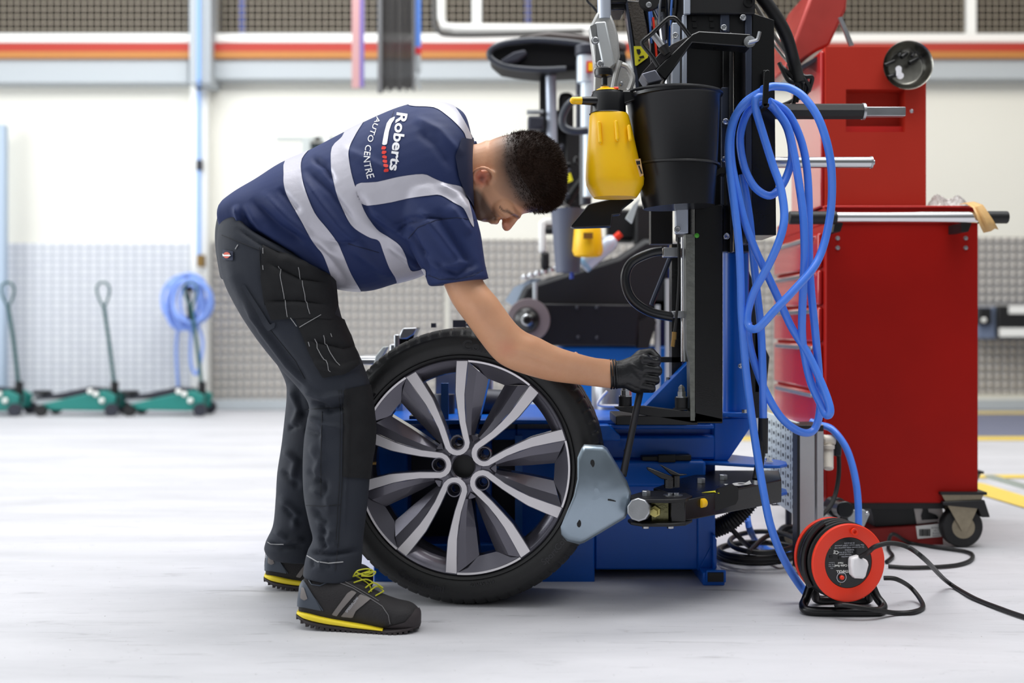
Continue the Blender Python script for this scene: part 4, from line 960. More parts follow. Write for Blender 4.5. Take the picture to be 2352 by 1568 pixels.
MB().cyl((P(1815, 0, 3.46).x, 3.48, .06), (P(1815, 0, 3.46).x, 3.48, zbt), .01).box((x0-.01, 3.4, zbt-.012), (x0+.03, 3.55, zbt)).build('castor_stem', DGREY, pg)
MB().box((P(1860, 0, 3.09).x-.02, 3.085, 0), (P(1860, 0, 3.09).x+.03, 3.12, .012)).build('post_foot', BRUB, pg)
fr = thing('air_regulator', 'cream plastic pipe elbow fitting beside the aluminium post', 'pipe fitting', (0, 0, 0))
b = MB(); CRM = mat('cream_plastic', (222, 214, 200), .35)
b.cyl(P(1903, 1020, 3.15), P(1903, 1078, 3.12), .0135).cyl(P(1890, 1010, 3.15), P(1918, 1010, 3.15), .0145); b.build('elbow', CRM, fr, bevel=.004)
MB().cyl(P(1904, 1022, 3.14), P(1904, 1030, 3.14), .0155).build('collar', CRM, fr)
MB().bpx(1888, 998, 1896, 1060, 3.16, .05).build('back_plate', GREYP, fr)
# cable on the regulator
cb = thing('power_cable', 'black power cable hanging with its plug beside the cream pipe fitting', 'cable', (0, 0, 0))
MB().tube([P(1925, 1020, 3.2), P(1927, 1080, 3.2), P(1920, 1130, 3.18), P(1905, 1165, 3.15), P(1880, 1190, 3.12), P(1862, 1215, 3.14)], .0065, 10).build('flex', BRUB, cb)
MB().bpx(1917, 1000, 1934, 1048, 3.18, .03).build('plug', BPLA, cb, bevel=.004)
# object with black knob under trolley edge
kn = thing('bar_clamp', 'black round knob on a short neck, standing behind the red cable reel', 'clamp', (0, 0, 0))
MB().cyl(P(1920, 1165, 3.3), P(1942, 1170, 3.2), .024).cyl(P(1912, 1162, 3.32), P(1925, 1166, 3.28), .03).build('knob', BPLA, kn, bevel=.004)
MB().prism([(1930, 1180), (1945, 1185), (1955, 1210), (1962, 1330), (1935, 1330), (1930, 1215)], 3.22, .03).build('neck', BPLA, kn, bevel=.003)
MB().prism([(1945, 1172), (1985, 1170), (1998, 1180), (1985, 1210), (1950, 1215)], 3.3, .01).build('grey_plate', GREYP, kn, bevel=.002)
bolt(kn, 1991, 1177, 3.295, .005, .004)

# ================= blue hose coil =================
hk = thing('hose_hook', 'black steel strap hook on the tall machine box carrying the blue hose', 'hook', (0, 0, 0))
MB().prism([(1755, 166), (1762, 160), (1768, 162), (1768, 170), (1764, 240), (1756, 246), (1751, 240), (1754, 190)], 2.715, .006).box((P(1752, 0, 2.72).x, 2.715, P(0, 246, 2.72).z), (P(1766, 0, 2.72).x, 2.86, P(0, 238, 2.72).z)).box((P(1754, 0, 2.83).x, 2.835, P(0, 246, 2.83).z), (P(1766, 0, 2.83).x, 2.85, P(0, 160, 2.83).z)).build('strap', BLACK, hk, bevel=.001)
hs_ = thing('air_hose', 'blue rubber air hose looped in long tangled coils from the hook down to the floor', 'hose', (0, 0, 0))
strands = [
 (2.745, [(1752, 205), (1770, 199), (1790, 199), (1815, 203), (1845, 222), (1876, 264), (1896, 316), (1908, 372), (1911, 430), (1908, 485), (1898, 540), (1884, 585), (1863, 622), (1818, 672), (1780, 712), (1745, 750), (1727, 755), (1717, 742), (1719, 710), (1734, 665), (1761, 617), (1783, 570), (1798, 525), (1801, 483), (1792, 427), (1775, 379), (1752, 306), (1736, 250), (1737, 226), (1752, 222)]),
 (2.785, [(1752, 208), (1713, 233), (1690, 267), (1679, 312), (1680, 368), (1691, 427), (1711, 511), (1738, 581), (1761, 628), (1790, 690), (1818, 751), (1857, 815), (1889, 885), (1905, 930), (1906, 950), (1897, 952), (1886, 930), (1863, 880), (1849, 820), (1842, 760), (1845, 656), (1848, 581), (1845, 497), (1834, 413), (1822, 345), (1808, 290), (1780, 250), (1765, 236)]),
 (2.765, [(1745, 212), (1700, 250), (1680, 290), (1673, 340), (1677, 400), (1688, 483), (1697, 560), (1701, 640), (1703, 720), (1713, 847), (1729, 974), (1742, 1060), (1752, 1120), (1768, 1200), (1790, 1262), (1815, 1310), (1838, 1345), (1852, 1362)]),
 (2.80, [(1755, 240), (1724, 250), (1706, 285), (1700, 328), (1710, 385), (1733, 429), (1764, 449), (1786, 438), (1806, 407), (1819, 356), (1808, 295), (1782, 255), (1764, 238)]),
 (2.815, [(1705, 400), (1721, 497), (1730, 590), (1741, 690), (1748, 760), (1752, 860), (1753, 965)]),
 (2.825, [(1766, 232), (1808, 258), (1838, 317), (1853, 385), (1858, 469), (1858, 560), (1862, 656), (1873, 767), (1881, 860), (1884, 930), (1876, 975), (1860, 993), (1831, 988), (1793, 957), (1758, 898), (1732, 830), (1720, 780), (1719, 740)]),
]
b = MB()
rr_ = .0098
for dd, pts in strands:
    b.tube([P(x, y, dd+(.02*math.sin(i*.8) if i not in (0, len(pts)-1) else 0)) for i, (x, y) in enumerate(pts)], rr_, 12, 5)
hz = b.build('coil', HOSE, hs_)
MB().tube([P(1752, 965, 2.815), P(1750, 1010, 2.815), P(1745, 1060, 2.80), P(1738, 1102, 2.78)], [.0105, .0115], 14).tube([P(1753, 960, 2.815), P(1752, 1040, 2.815)], .0125, 12).build('black_sleeve', BRUB, hs_)
MB().cyl(P(1738, 1102, 2.78), P(1737, 1112, 2.78), .0115).build('ferrule', STEELR, hs_)
def Pf(px, py, r):                    # point resting on the floor seen at px,py
    d = F*(H-r)/(py-HY); return P(px, py, d)
h2 = thing('air_hose', 'blue hose arching over the aluminium post and down behind the red cable reel', 'hose', (0, 0, 0))
MB().tube([P(1862, 968, 3.22), P(1880, 975, 3.2), P(1910, 985, 3.15), P(1940, 1022, 3.12), P(1958, 1070, 3.1), P(1969, 1130, 3.08), P(1972, 1200, 3.06), P(1970, 1290, 3.04), Pf(1966, 1346, .012)+Vector((0, .02, 0))], .0098, 12).build('tube', HOSE, h2)
h3 = thing('air_hose', 'blue hose lying on the floor behind the swing arm, by the black cable loops', 'hose', (0, 0, 0))
MB().tube([P(1718, 1130, 3.3), P(1716, 1175, 3.28), P(1722, 1215, 3.22), Pf(1740, 1246, .011), Pf(1765, 1262, .011), Pf(1800, 1272, .011), Pf(1850, 1274, .011), Pf(1900, 1268, .011)], .0095, 10).build('tube', HOSE, h3)
# black cable loops on the floor
cl_ = thing('cable_loops', 'black cables in flat loops on the floor between the machine foot and the post', 'cable', (0, 0, 0))
b = MB()
for k, (cx, cy, rx, ry) in enumerate([(1735, 1268, 92, 24), (1738, 1280, 88, 22), (1744, 1290, 90, 18), (1752, 1284, 76, 26)]):
    b.tube([Pf(cx+rx*math.cos(2*PI*j/14), cy+ry*math.sin(2*PI*j/14), .008)+Vector((0, 0, .0165*k)) for j in range(14)], .0072, 10, 4, closed=True)
b.tube([Pf(1720, 1268, .06), Pf(1760, 1232, .06), Pf(1810, 1222, .05), P(1870, 1205, 3.25)], .0072, 10)
b.tube([P(1660, 1190, 3.2), P(1690, 1225, 3.12), Pf(1725, 1258, .03), Pf(1790, 1290, .02)], .0072, 10)
b.build('flex', BRUB, cl_)
bh = thing('corrugated_hose', 'thick black corrugated hose curving down behind the swing arm', 'hose', (0, 0, 0))
pts = crom([P(1735, 1130, 3.08), P(1712, 1165, 3.08), P(1680, 1196, 3.08), P(1640, 1214, 3.1), P(1600, 1225, 3.12)], 14); b = MB()
b.tube(pts, .022, 14, smooth=False)
for p, p2 in zip(pts[::2], pts[1::2]): b.lathe([(.0225, -.002), (.026, 0), (.0225, .002)], p, p2-p, 14, caps=False)
b.build('ribbed_tube', BRUB, bh)

# ================= red cable reel =================
cr = thing('cable_reel', 'orange-red cable reel on a black tube stand with a white plug in its socket', 'cable reel', (0, 0, 0))
dr_ = 2.63; rc = P(1949, 1292, dr_); Rm = Matrix.Translation(rc) @ Matrix.Rotation(R(11), 4, 'Z')
def Q(x, y, z): return Rm @ Vector((x, y, z))
class QB(MB):
    def add(s, vs, fs, mi=0): return MB.add(s, [Q(*v) for v in vs], fs, mi)
def ql(prof, seg=64, b=None, cx=0, cz=0):
    b = b or QB(); vs = []; fs = []
    for r, y in prof:
        for k in range(seg): a = 2*PI*k/seg; vs.append((cx+r*math.cos(a), y, cz+r*math.sin(a)))
    for i in range(len(prof)-1):
        for k in range(seg): fs.append((i*seg+k, i*seg+(k+1) % seg, (i+1)*seg+(k+1) % seg, (i+1)*seg+k))
    b.add(vs, fs); return b
ql([(.059, .004), (.059, .0), (.061, -.001), (.088, -.002), (.0905, .0), (.0905, .004), (.088, .006), (.05, .006), (.05, .004)]).build('front_flange', ORANGE, cr)
ql([(.0001, .090), (.088, .090), (.0905, .092), (.0905, .096), (.088, .098), (.0001, .098)]).build('back_flange', ORANGE, cr)
fp = ql([(.0001, .001), (.058, .001), (.0592, .003), (.0592, .006)]).build('socket_plate', BPLA, cr)
random.seed(2); b = QB()
for k in range(9):
    rr2 = .083+.004*(k % 2); y_ = .012+.009*k
    b.tube([(rr2*math.cos(2*PI*j/20), y_, rr2*math.sin(2*PI*j/20)) for j in range(20)], .0052, 8, 2, closed=True)
b2_ = ql([(.078, .006), (.078, .09)], 48, b); b2_.build('wound_cable', BRUB, cr)
b = QB(); b.lathe([(.0042, 0), (.0042, -.004), (.0085, -.005), (.009, -.001)], (.012, -.004, .0722), (0, 1, 0), 20, caps=False); b.build('winding_socket', ORANGE, cr)
b = QB()
ql([(.0001, -.006), (.0035, -.006), (.005, -.004), (.005, .001)], 24, None, -.0175, -.033).build('reset_button', ORANGE, fp)
def qtext(s, x, z, size, m=None, ang=180, off=0, name='print'):
    v, f = text_geo(s, 1, 0, off, 'CENTER'); b = QB(); a = R(ang); 
    b.add([(x+(vx*math.cos(a)-vy*math.sin(a))*size, -.0005, z+(vx*math.sin(a)+vy*math.cos(a))*size) for vx, vy, vz in v], f)
    return b.build(name, m or WHITE, fp, smooth=False)
LG = mat('pale_print', (190, 192, 200), .5)
for i_, s_ in enumerate(['BS EN 61242', 'Max 720W wound  3120W unwound', 'Do not connect whilst wound on reel', 'WARNING', '13 Amp 3120 Watts', 'Thermal cutout', 'protection']):
    qtext(s_, -.004+(.006 if i_ < 4 else -.004), .047-i_*.0052, .0048, LG)
qtext('CE', -.031, .029, .011, WHITE, 170, .012); qtext('Hand', -.02, .0022, .006, WHITE, 180, .02); qtext('10m Cable Reel', -.012, -.0035, .0072, WHITE, 180, .02)
qtext('FAITHFULL', -.010, -.0165, .0085, WHITE, 180, .03); qtext('CUTOUT', -.016, -.0225, .004, LG)
for i_, s_ in enumerate(['Conforms', 'to BS 1363', '250V 50Hz', 'IP20']): qtext(s_, -.042, .003-i_*.0042, .0036, LG)
b = QB(); ql([(.0108, .0002), (.0108, -.0003), (.0122, -.0003), (.0122, .0002)], 40, b, -.0175, -.033)
b.build('cutout_ring', LG, fp)
b = QB(); b.box((-.047, -.0006, .013), (-.040, .001, .019)).box((-.025, -.0006, .009), (-.018, .001, .015)); b.build('socket_hole', mat('slot_black', (6, 6, 8), .6), fp, smooth=False)
for x, z in ((-.046, .036), (.046, .016), (-.021, -.048)): QB().sphere((x, 0, z), .0018, 10).build('screw', mat('brass', (150, 120, 70), .4, .8), fp)
b = QB(); pts = [(.0, -.014, .014), (.02, -.014, .018), (.042, -.014, .006), (.044, -.014, -.004), (.036, -.014, -.032), (.03, -.014, -.036), (.01, -.014, -.034), (.002, -.014, -.026), (-.001, -.014, -.006)]
pts = [(x, -.016, z) for x, y, z in pts]
b.extr(pts[::-1], (0, .026, 0)); pg_ = b.build('plug', WPLA, cr, bevel=.006, segs=4, label='white plug'); pg_['label'] = 'white three-pin plug'
# stand
b = MB(); g_ = .011; yc0, yc1 = 2.635, 2.80
def Gx(px, d): return P(px, 0, d).x
b.tube([(Gx(1868, 2.72), 2.72, .075), (Gx(1852, 2.70), 2.70, .03), (Gx(1845, 2.68), 2.68, .016), (Gx(1855, 2.655), 2.655, g_), (Gx(1900, 2.645), 2.645, g_), (Gx(2000, 2.645), 2.645, g_), (Gx(2022, 2.655), 2.655, g_), (Gx(2028, 2.68), 2.68, .016), (Gx(2012, 2.70), 2.70, .035), (Gx(1995, 2.72), 2.72, .075)], .0105, 14, 6)
b.tube([(Gx(1868, 2.72), 2.72, .075), (Gx(1872, 2.74), 2.74, .03), (Gx(1882, 2.76), 2.76, g_), (Gx(1940, 2.765), 2.765, g_), (Gx(1990, 2.76), 2.76, g_), (Gx(1996, 2.74), 2.74, .03), (Gx(1995, 2.72), 2.72, .075)], .0105, 14, 6)
b.build('stand', BPLA, cr)
def Ub(ry): return [Q(.098*math.cos(a), ry, .098*math.sin(a)) for a in [R(200)-R(10)*k for k in range(12)]]
QB().tube([(.098*math.cos(R(215-12*k)), .03, .100*math.sin(R(215-12*k))) for k in range(9)], .008, 10, 3).build('side_bar', BPLA, cr)
# cables from the reel
c1 = thing('extension_cable', 'black cable running from the white plug across the floor to the right edge', 'cable', (0, 0, 0))
MB().tube([Q(.022, -.014, .016), Q(.03, -.035, .03), P(2010, 1255, 2.56), P(2045, 1247, 2.56), P(2085, 1256, 2.56), P(2125, 1285, 2.55), Pf(2175, 1335, .02), Pf(2235, 1372, .007), Pf(2300, 1398, .007), Pf(2352, 1416, .007), Pf(2420, 1436, .007)], .0056, 10, 8).build('flex', BRUB, c1)
c2_ = thing('reel_cable', 'black cable looping on the floor in front of the reel stand', 'cable', (0, 0, 0))
MB().tube([P(2030, 1327, 2.74), P(2060, 1330, 2.74), Pf(2095, 1352, .03), Pf(2120, 1390, .007), Pf(2100, 1404, .007), Pf(2055, 1407, .007), P(2000, 1398, 2.61), P(1940, 1389, 2.61), P(1920, 1390, 2.63)], .0056, 10, 8).build('flex', BRUB, c2_)
c3_ = thing('rear_cable', 'black cable loop on the floor between the reel and the trolley castor', 'cable', (0, 0, 0))
MB().tube([Pf(2040, 1300, .007), Pf(2100, 1303, .007), Pf(2190, 1298, .007), Pf(2230, 1285, .007), Pf(2225, 1268, .007), Pf(2150, 1256, .007), Pf(2090, 1246, .007), P(2050, 1226, 3.44), Pf(2040, 1258, .007), Pf(2050, 1276, .007), Pf(2036, 1290, .007)], .0056, 10, 8).build('flex', BRUB, c3_)

# ================= second machine, out of focus behind =================
m2 = thing('tyre_changer', 'second blurred tyre machine with a black hood, standing behind the first', 'workshop machine', (0, 0, 0))
D = 4.5
MB().prism([(1184, 700), (1205, 655), (1290, 628), (1420, 588), (1480, 548), (1540, 548), (1540, 720), (1462, 792), (1190, 792)], D, .5).build('black_cowl', mat('black_cowl_paint', (12, 13, 19), .5), m2, bevel=.02)
MB().prism([(1215, 697), (1470, 700), (1462, 794), (1200, 794)], D-.05, .1).build('front_panel', mat('black_front_paint', (14, 14, 20), .4), m2, bevel=.004)
for x, y in ((1326, 706), (1371, 706), (1328, 774), (1371, 775)): MB().sphere(P(x, y, D-.055), .008, 10).build('screw', DGREY, m2)
MB().bpx(1290, 795, 1560, 1120, D+.02, .45).build('body', mat('bright_blue_paint', (20, 110, 206), .4), m2, bevel=.01)
b = MB(); b.lathe([(.02, 0), (.082, 0), (.084, .012), (.05, .014)], P(1214, 735, D-.12), (0, 1, 0), 40, caps=False); b.build('disc', mat('rotor_grey', (150, 138, 140), .5, .6), m2, label='grey disc')
MB().lathe([(.0003, -.09), (.012, -.09), (.014, -.06), (.026, -.05), (.034, -.03), (.046, -.02), (.054, .01)], P(1210, 735, D-.12), (0, 1, 0), 32).build('shaft_hub', BLACK, m2)
MB().lathe([(.018, -.092), (.022, -.085), (.020, -.075)], P(1210, 735, D-.12), (0, 1, 0), 24, caps=False).build('hub_ring', STEEL, m2)
MB().cyl(P(1229, 648, D-.1), P(1229, 700, D-.1), .009).build('gauge_rod', GREYP, m2)
MB().prism([(1160, 690), (1180, 660), (1220, 640), (1245, 640), (1200, 665), (1182, 705)], D+.05, .06).build('arm', mat('pale_blue_grey', (170, 186, 204), .5), m2)
random.seed(8)
for k in range(7):
    x = 1205+k*15; MB().lathe([(.014, 0), (.016, .012), (.008, .02)], P(x, 642-k*4.6, D+.05), (0, 0, 1), 10).build('weight', STEEL, m2)
# tall hood
b = MB(); pts_o = [(1122, 128), (1128, 108), (1160, 96), (1230, 88), (1330, 96), (1440, 118), (1440, 168), (1320, 160), (1240, 164), (1200, 160), (1150, 152)]
b.prism(pts_o, D, .2); b.build('wheel_hood', mat('hood_black', (5, 5, 9), .5, spec=.2), m2, bevel=.03, segs=4)
MB().tube([P(x, y, D-.02) for x, y in [(1300, 158), (1230, 160), (1160, 152), (1126, 132), (1130, 112), (1165, 98), (1235, 92), (1330, 100), (1390, 118)]], .012, 10).build('hood_rim', mat('satin_grey_rim', (52, 56, 64), .35), m2)
MB().prism([(1148, 138), (1180, 118), (1206, 112), (1212, 124), (1190, 140), (1160, 148)], D-.03, .04).build('hood_handle', DGREY, m2, bevel=.008)
MB().prism([(1190, 84), (1260, 72), (1400, 84), (1440, 100), (1440, 118), (1330, 98), (1230, 90)], D+.02, .4).build('hood_top', mat('warm_grey_hood', (70, 62, 60), .35), m2, bevel=.01)
# pillar set on the left of the sprayer
MB().bpx(1240, 176, 1256, 330, D+.1, .08).build('black_post', BLACKM, m2)
MB().cyl(P(1265, 172, D+.1), P(1268, 330, D+.1), .022).build('chrome_post', mat('bare_alloy_strip', (190, 198, 212), .35, .4), m2)
MB().bpx(1284, 210, 1318, 300, D+.1, .1).bpx(1270, 290, 1320, 470, D+.15, .1).bpx(1256, 250, 1290, 330, D+.15, .1).build('carriage', BLACKM, m2, bevel=.02)
MB().bpx(1212, 265, 1250, 296, D+.02, .1).build('cup', DGREY, m2, bevel=.01)
MB().bpx(1210, 252, 1248, 258, D+.05, .05).build('shelf', GREYP, m2)
b = MB(); b.cyl(P(1345, 206, D-.3), P(1345, 470, D-.3), .022); b.build('post_tube', mat('satin_grey_rim', (52, 56, 64), .35), m2)
MB().cyl(P(1347, 122, D-.35), P(1347, 190, D-.35), .035).cyl(P(1352, 190, D-.35), P(1352, 300, D-.35), .03).cyl(P(1354, 300, D-.35), P(1354, 452, D-.35), .024).build('white_cylinder', mat('pale_cylinder', (206, 216, 224), .35, .2), m2)
MB().cyl(P(1347, 104, D-.35), P(1347, 130, D-.35), .042).bpx(1324, 130, 1334, 300, D-.3, .05).build('dark_cap', DGREY, m2, bevel=.008)
MB().bpx(1347, 140, 1362, 166, D-.40, .012).build('sticker', mat('red_sticker', (196, 60, 60), .5), m2, label='red-edged sticker')
MB().bpx(1352, 144, 1362, 162, D-.405, .008).build('sticker_panel', YEL, m2)
MB().tube([P(1330, 225, D-.5), P(1306, 240, D-.5), P(1291, 270, D-.5), P(1296, 292, D-.5), P(1320, 301, D-.5), P(1350, 299, D-.5)], .014, 10).build('loop_handle', mat('satin_grey_rim', (52, 56, 64), .35), m2)
random.seed(31)
for k in range(10):
    x = 1285+random.uniform(0, 50); y = 330+k*14
    MB().bpx(x, y, x+random.uniform(8, 22), y+random.uniform(10, 22), D+random.uniform(-.1, .1), .06).build('linkage', random.choice([BLACKM, DGREY, STEELR, BLACK]), m2, bevel=.006)
MB().bpx(1300, 300, 1336, 560, D+.12, .1).build('rear_column', BLACKM, m2, bevel=.004)
MB().prism([(1296, 404), (1310, 396), (1316, 414), (1300, 422)], D-.15, .01).build('warning_sticker', mat('warning_yellow', (236, 228, 40), .5), m2, label='yellow warning sticker')
MB().tube([P(1300, 470, D), P(1325, 430, D), P(1350, 400, D)], .02, 10).bpx(1335, 440, 1346, 470, D-.1, .05).build('lever', BLACK, m2)
MB().bpx(1238, 505, 1254, 580, D, .05).bpx(1245, 500, 1275, 520, D+.02, .05).build('white_valve', WHITE, m2, bevel=.01)
MB().bpx(1242, 578, 1262, 616, D, .06).bpx(1250, 520, 1274, 536, D, .06).build('black_grip', BLACKM, m2, bevel=.01)
MB().bpx(1395, 480, 1460, 550, D+.2, .1).bpx(1460, 470, 1545, 560, D+.1, .1).build('dark_housing', BLACKM, m2, bevel=.01)
MB().bpx(1370, 545, 1520, 556, D+.3, .05).build('ledge', GREYP, m2)
MB().prism([(1500, 440), (1520, 440), (1522, 560), (1506, 560)], D-.6, .03).prism([(1438, 500), (1455, 470), (1470, 455), (1452, 512)], D-.7, .03).build('pale_strut', mat('pale_grey_arm', (180, 186, 184), .5), m2)
MB().bpx(1536, 560, 1585, 700, D, .2).bpx(1500, 690, 1600, 720, D, .2).bpx(1516, 720, 1600, 960, D+.1, .2).build('rear_frame', mat('navy_frame', (16, 50, 120), .4), m2)
MB().bpx(1506, 700, 1516, 960, D-.02, .03).bpx(1530, 640, 1542, 940, D-.05, .03).build('pale_upright', GREYP, m2)
MB().prism([(1466, 738), (1500, 724), (1508, 740), (1490, 800), (1466, 800)], D-.05, .1).build('side_latch', BLACKM, m2)
# far bucket, yellow bottle, aerosol
fb = thing('grey_bucket', 'blurred grey bucket hanging on the second machine next to his forehead', 'bucket', (0, 0, 0))
b = MB(); b.lathe([(.066, 0), (.062, .02), (.046, .24), (.0003, .24)], P(1304, 480, D-.2), (.0, 0, -1), 28); b.build('pail', mat('slate_grey_plastic', (84, 90, 108), .5), fb)
MB().cyl(P(1313, 600, D-.2), P(1313, 640, D-.2), .008).build('blue_outlet', mat('storage_blue', (60, 90, 190), .5), fb)
yb = thing('yellow_bottle', 'blurred yellow sprayer bottle hanging under the black tray behind', 'bottle', (0, 0, 0))
b = MB(); b.lathe([(.045, 0), (.05, .01), (.057, .09), (.05, .108), (.038, .112), (.0003, .112)], P(1350, 520, D-.3), (0, 0, -1), 28); b.build('bottle', YEL, yb)
MB().bpx(1340, 534, 1362, 548, D-.37, .01).build('print', mat('brown_print', (120, 80, 20), .5), yb)
sc = thing('spray_can', 'blurred white aerosol can with red nozzle lying on the black cowl behind', 'spray can', (0, 0, 0))
A = P(1338, 612, D-.12); Bv = P(1412, 548, D-.12); b = MB(); L = (Bv-A).length
b.lathe([(.028, 0), (.031, .006), (.031, L-.03), (.028, L-.012), (.018, L)], A, Bv-A, 24); b.build('can', mat('can_white', (206, 216, 232), .3, .2), sc)
MB().cyl(Bv, Bv+(Bv-A).normalized()*.03, .014).build('nozzle', ORANGE, sc)
MB().cyl(A+(Bv-A)*.02, A+(Bv-A)*.12, .0315).build('base_band', mat('pale_blue_band', (150, 190, 220), .3), sc)
# gas bottle / grey canister behind the glove
gc = thing('grey_canister', 'grey metal canister with a white wire handle behind the tyre, under the glove', 'canister', (0, 0, 0))
MB().lathe([(.06, 0), (.06, .12), (.055, .13)], P(1405, 975, 3.4), (0, 0, 1), 28).build('can_body', STEELR, gc)
MB().tube([P(1395, 898, 3.32), P(1380, 915, 3.32), P(1376, 930, 3.32), P(1420, 932, 3.32)], .004, 8).build('wire_handle', WPLA, gc)
# clamp jaws and turntable on top of the machine, behind the wheel
tt = mc
MB().prism([(918, 768), (925, 753), (958, 752), (950, 768), (934, 778), (916, 778)], 3.25, .1).bpx(905, 768, 917, 830, 3.25, .05).build('jaw', STEELR, tt, bevel=.003)
MB().prism([(934, 752), (960, 752), (952, 768), (942, 800), (918, 820), (917, 775)], 3.27, .1).build('jaw_block', BLACK, tt, bevel=.002)
MB().bpx(816, 824, 872, 838, 3.25, .3).bpx(818, 818, 868, 824, 3.3, .2).bpx(895, 790, 925, 1000, 3.3, .2).bpx(1000, 850, 1130, 960, 3.4, .2).build('turntable_edge', STEELR, tt, bevel=.004)
MB().prism([(858, 838), (862, 818), (880, 796), (890, 796), (876, 822), (872, 838)], 3.22, .05).build('jaw_arm', mat('pale_grey_arm', (180, 186, 184), .5), tt, bevel=.002)
MB().bpx(990, 742, 1000, 752, 3.3, .05).bpx(1040, 735, 1070, 752, 3.3, .05).cyl(P(1085, 748, 3.3), P(1075, 740, 3.3), .01).build('fitting', DGREY, tt)
MB().lathe([(.16, 0), (.16, .02)], P(1010, 966, 3.3), (0, 0, 1), 48).build('turntable', STEELR, tt)
MB().cyl(P(1020, 905, 3.2), P(1020, 960, 3.2), .03).cyl(P(1090, 920, 3.2), P(1180, 925, 3.2), .035).bpx(940, 955, 1010, 968, 3.0, .1).build('clamp_cylinder', DGREY, tt)
# ================= the mechanic =================
man = thing('person', 'person bending over the wheel in a navy reflective polo, black work trousers and black glove', 'person', (0, 0, 0))
def sections(st, sub=5, n=36, pw=2.2):
    """st: (Ax, Ay, Bx, By, d, half depth): a body section whose outline in the side view runs from A to B"""
    pts = [np.array(s, float) for s in st]
    sm = [np.array(x) for x in crom([Vector(p) if False else p for p in pts], sub)]
    V = []; Fc = []
    for s in sm:
        a = P(s[0], s[1], s[4]); b = P(s[2], s[3], s[4]); c = (a+b)/2; u = (a-b)/2
        for k in range(n):
            t = 2*PI*k/n; ct, st_ = math.cos(t), math.sin(t)
            V.append(c+u*math.copysign(abs(ct)**(2/pw), ct)+Vector((0, 1, 0))*s[5]*math.copysign(abs(st_)**(2/pw), st_))
    m_ = len(sm)
    for i in range(m_-1):
        for k in range(n): Fc.append((i*n+k, i*n+(k+1) % n, (i+1)*n+(k+1) % n, (i+1)*n+k))
    Fc += [tuple(range(n-1, -1, -1)), tuple(range((m_-1)*n, m_*n))]
    return V, Fc
def cap(a, b, r1, r2=None, n=14):
    """tapered capsule"""
    r2 = r1 if r2 is None else r2; a = Vector(a); b = Vector(b); ax = b-a; L = max(ax.length, 1e-5); ax.normalize()
    prof = [(r1*math.sin(t), -r1*math.cos(t)) for t in [PI/2*k/4 for k in range(0, 5)]]+[(r2*math.cos(t), L+r2*math.sin(t)) for t in [PI/2*k/4 for k in range(0, 5)]]
    m = MB(); prof[0] = (1e-5, prof[0][1]); prof[-1] = (1e-5, prof[-1][1]); m.lathe(prof, a, ax, n); return m.v, m.f
def ball(c, r, sc=(1, 1, 1), n=16): m = MB(); m.sphere(c, r, n, 0, sc); return m.v, m.f
def fuse(parts, vox, it=4, fac=.6):
    m = MB()
    for v, f in parts: m.add(v, f)
    me = bpy.data.meshes.new('t'); me.from_pydata(m.v, [], m.f); me.update()
    import bmesh
    bm = bmesh.new(); bm.from_mesh(me)
    # make every shell point outwards
    bmesh.ops.recalc_face_normals(bm, faces=bm.faces); bm.to_mesh(me); bm.free()
    o = bpy.data.objects.new('t', me); C.objects.link(o)
    r = o.modifiers.new('r', 'REMESH'); r.mode = 'VOXEL'; r.voxel_size = vox
    if it: s_ = o.modifiers.new('s', 'SMOOTH'); s_.factor = fac; s_.iterations = it
    dg = bpy.context.evaluated_depsgraph_get(); dg.update()
    me2 = bpy.data.meshes.new_from_object(o.evaluated_get(dg))
    n = len(me2.vertices); V = np.empty(n*3); me2.vertices.foreach_get('co', V); V = V.reshape(-1, 3)
    Fc = [tuple(p.vertices) for p in me2.polygons]
    bpy.data.objects.remove(o); bpy.data.meshes.remove(me); bpy.data.meshes.remove(me2)
    return V, Fc
def normals(V, Fc):
    Fa = np.array([f if len(f) == 4 else (f[0], f[1], f[2], f[2]) for f in Fc])
    nn = np.cross(V[Fa[:, 2]]-V[Fa[:, 0]], V[Fa[:, 3]]-V[Fa[:, 1]]); N = np.zeros_like(V)
    for k in range(4): np.add.at(N, Fa[:, k], nn)
    return N/np.maximum(np.linalg.norm(N, axis=1, keepdims=True), 1e-9)
def proj(V): return np.stack([CX+V[:, 0]*F/V[:, 1], HY+(H-V[:, 2])*F/V[:, 1]], 1)
def seg_dist(Q_, pts):
    """distance, signed side and position of points from a polyline"""
    best = np.full(len(Q_), 1e9); sgn = np.zeros(len(Q_)); par = np.zeros(len(Q_)); tot = len(pts)-1
    for i in range(tot):
        a = np.array(pts[i], float); b = np.array(pts[i+1], float); ab = b-a; t = np.clip(((Q_-a)@ab)/max(ab@ab, 1e-9), 0, 1)
        dv = Q_-(a+t[:, None]*ab); dd = np.linalg.norm(dv, axis=1); c = ab[0]*dv[:, 1]-ab[1]*dv[:, 0]
        w_ = dd < best; best[w_] = dd[w_]; sgn[w_] = np.sign(c[w_]); par[w_] = (i+t[w_])/tot
    return best, sgn, par
GAIN = 1.0
def folds(V, Fc, lines, facing=True):
    """cloth folds: ridges (amp>0) or creases (amp<0) along side-view lines; (points, width px, amplitude m)"""
    Nn = normals(V, Fc); Q_ = proj(V); D = np.zeros(len(V)); cam_ = V-np.array([0, 0, H]); cam_ /= np.linalg.norm(cam_, axis=1, keepdims=True)
    fr_ = np.clip(-(Nn*cam_).sum(1)*1.6+.1, 0, 1)
    for pts, wd, amp in lines:
        d_, s_, t_ = seg_dist(Q_, pts); e = np.clip(np.minimum(t_, 1-t_)*5, 0, 1)
        D += amp*GAIN*np.exp(-(d_/wd)**2)*e*fr_
    return V+Nn*D[:, None]
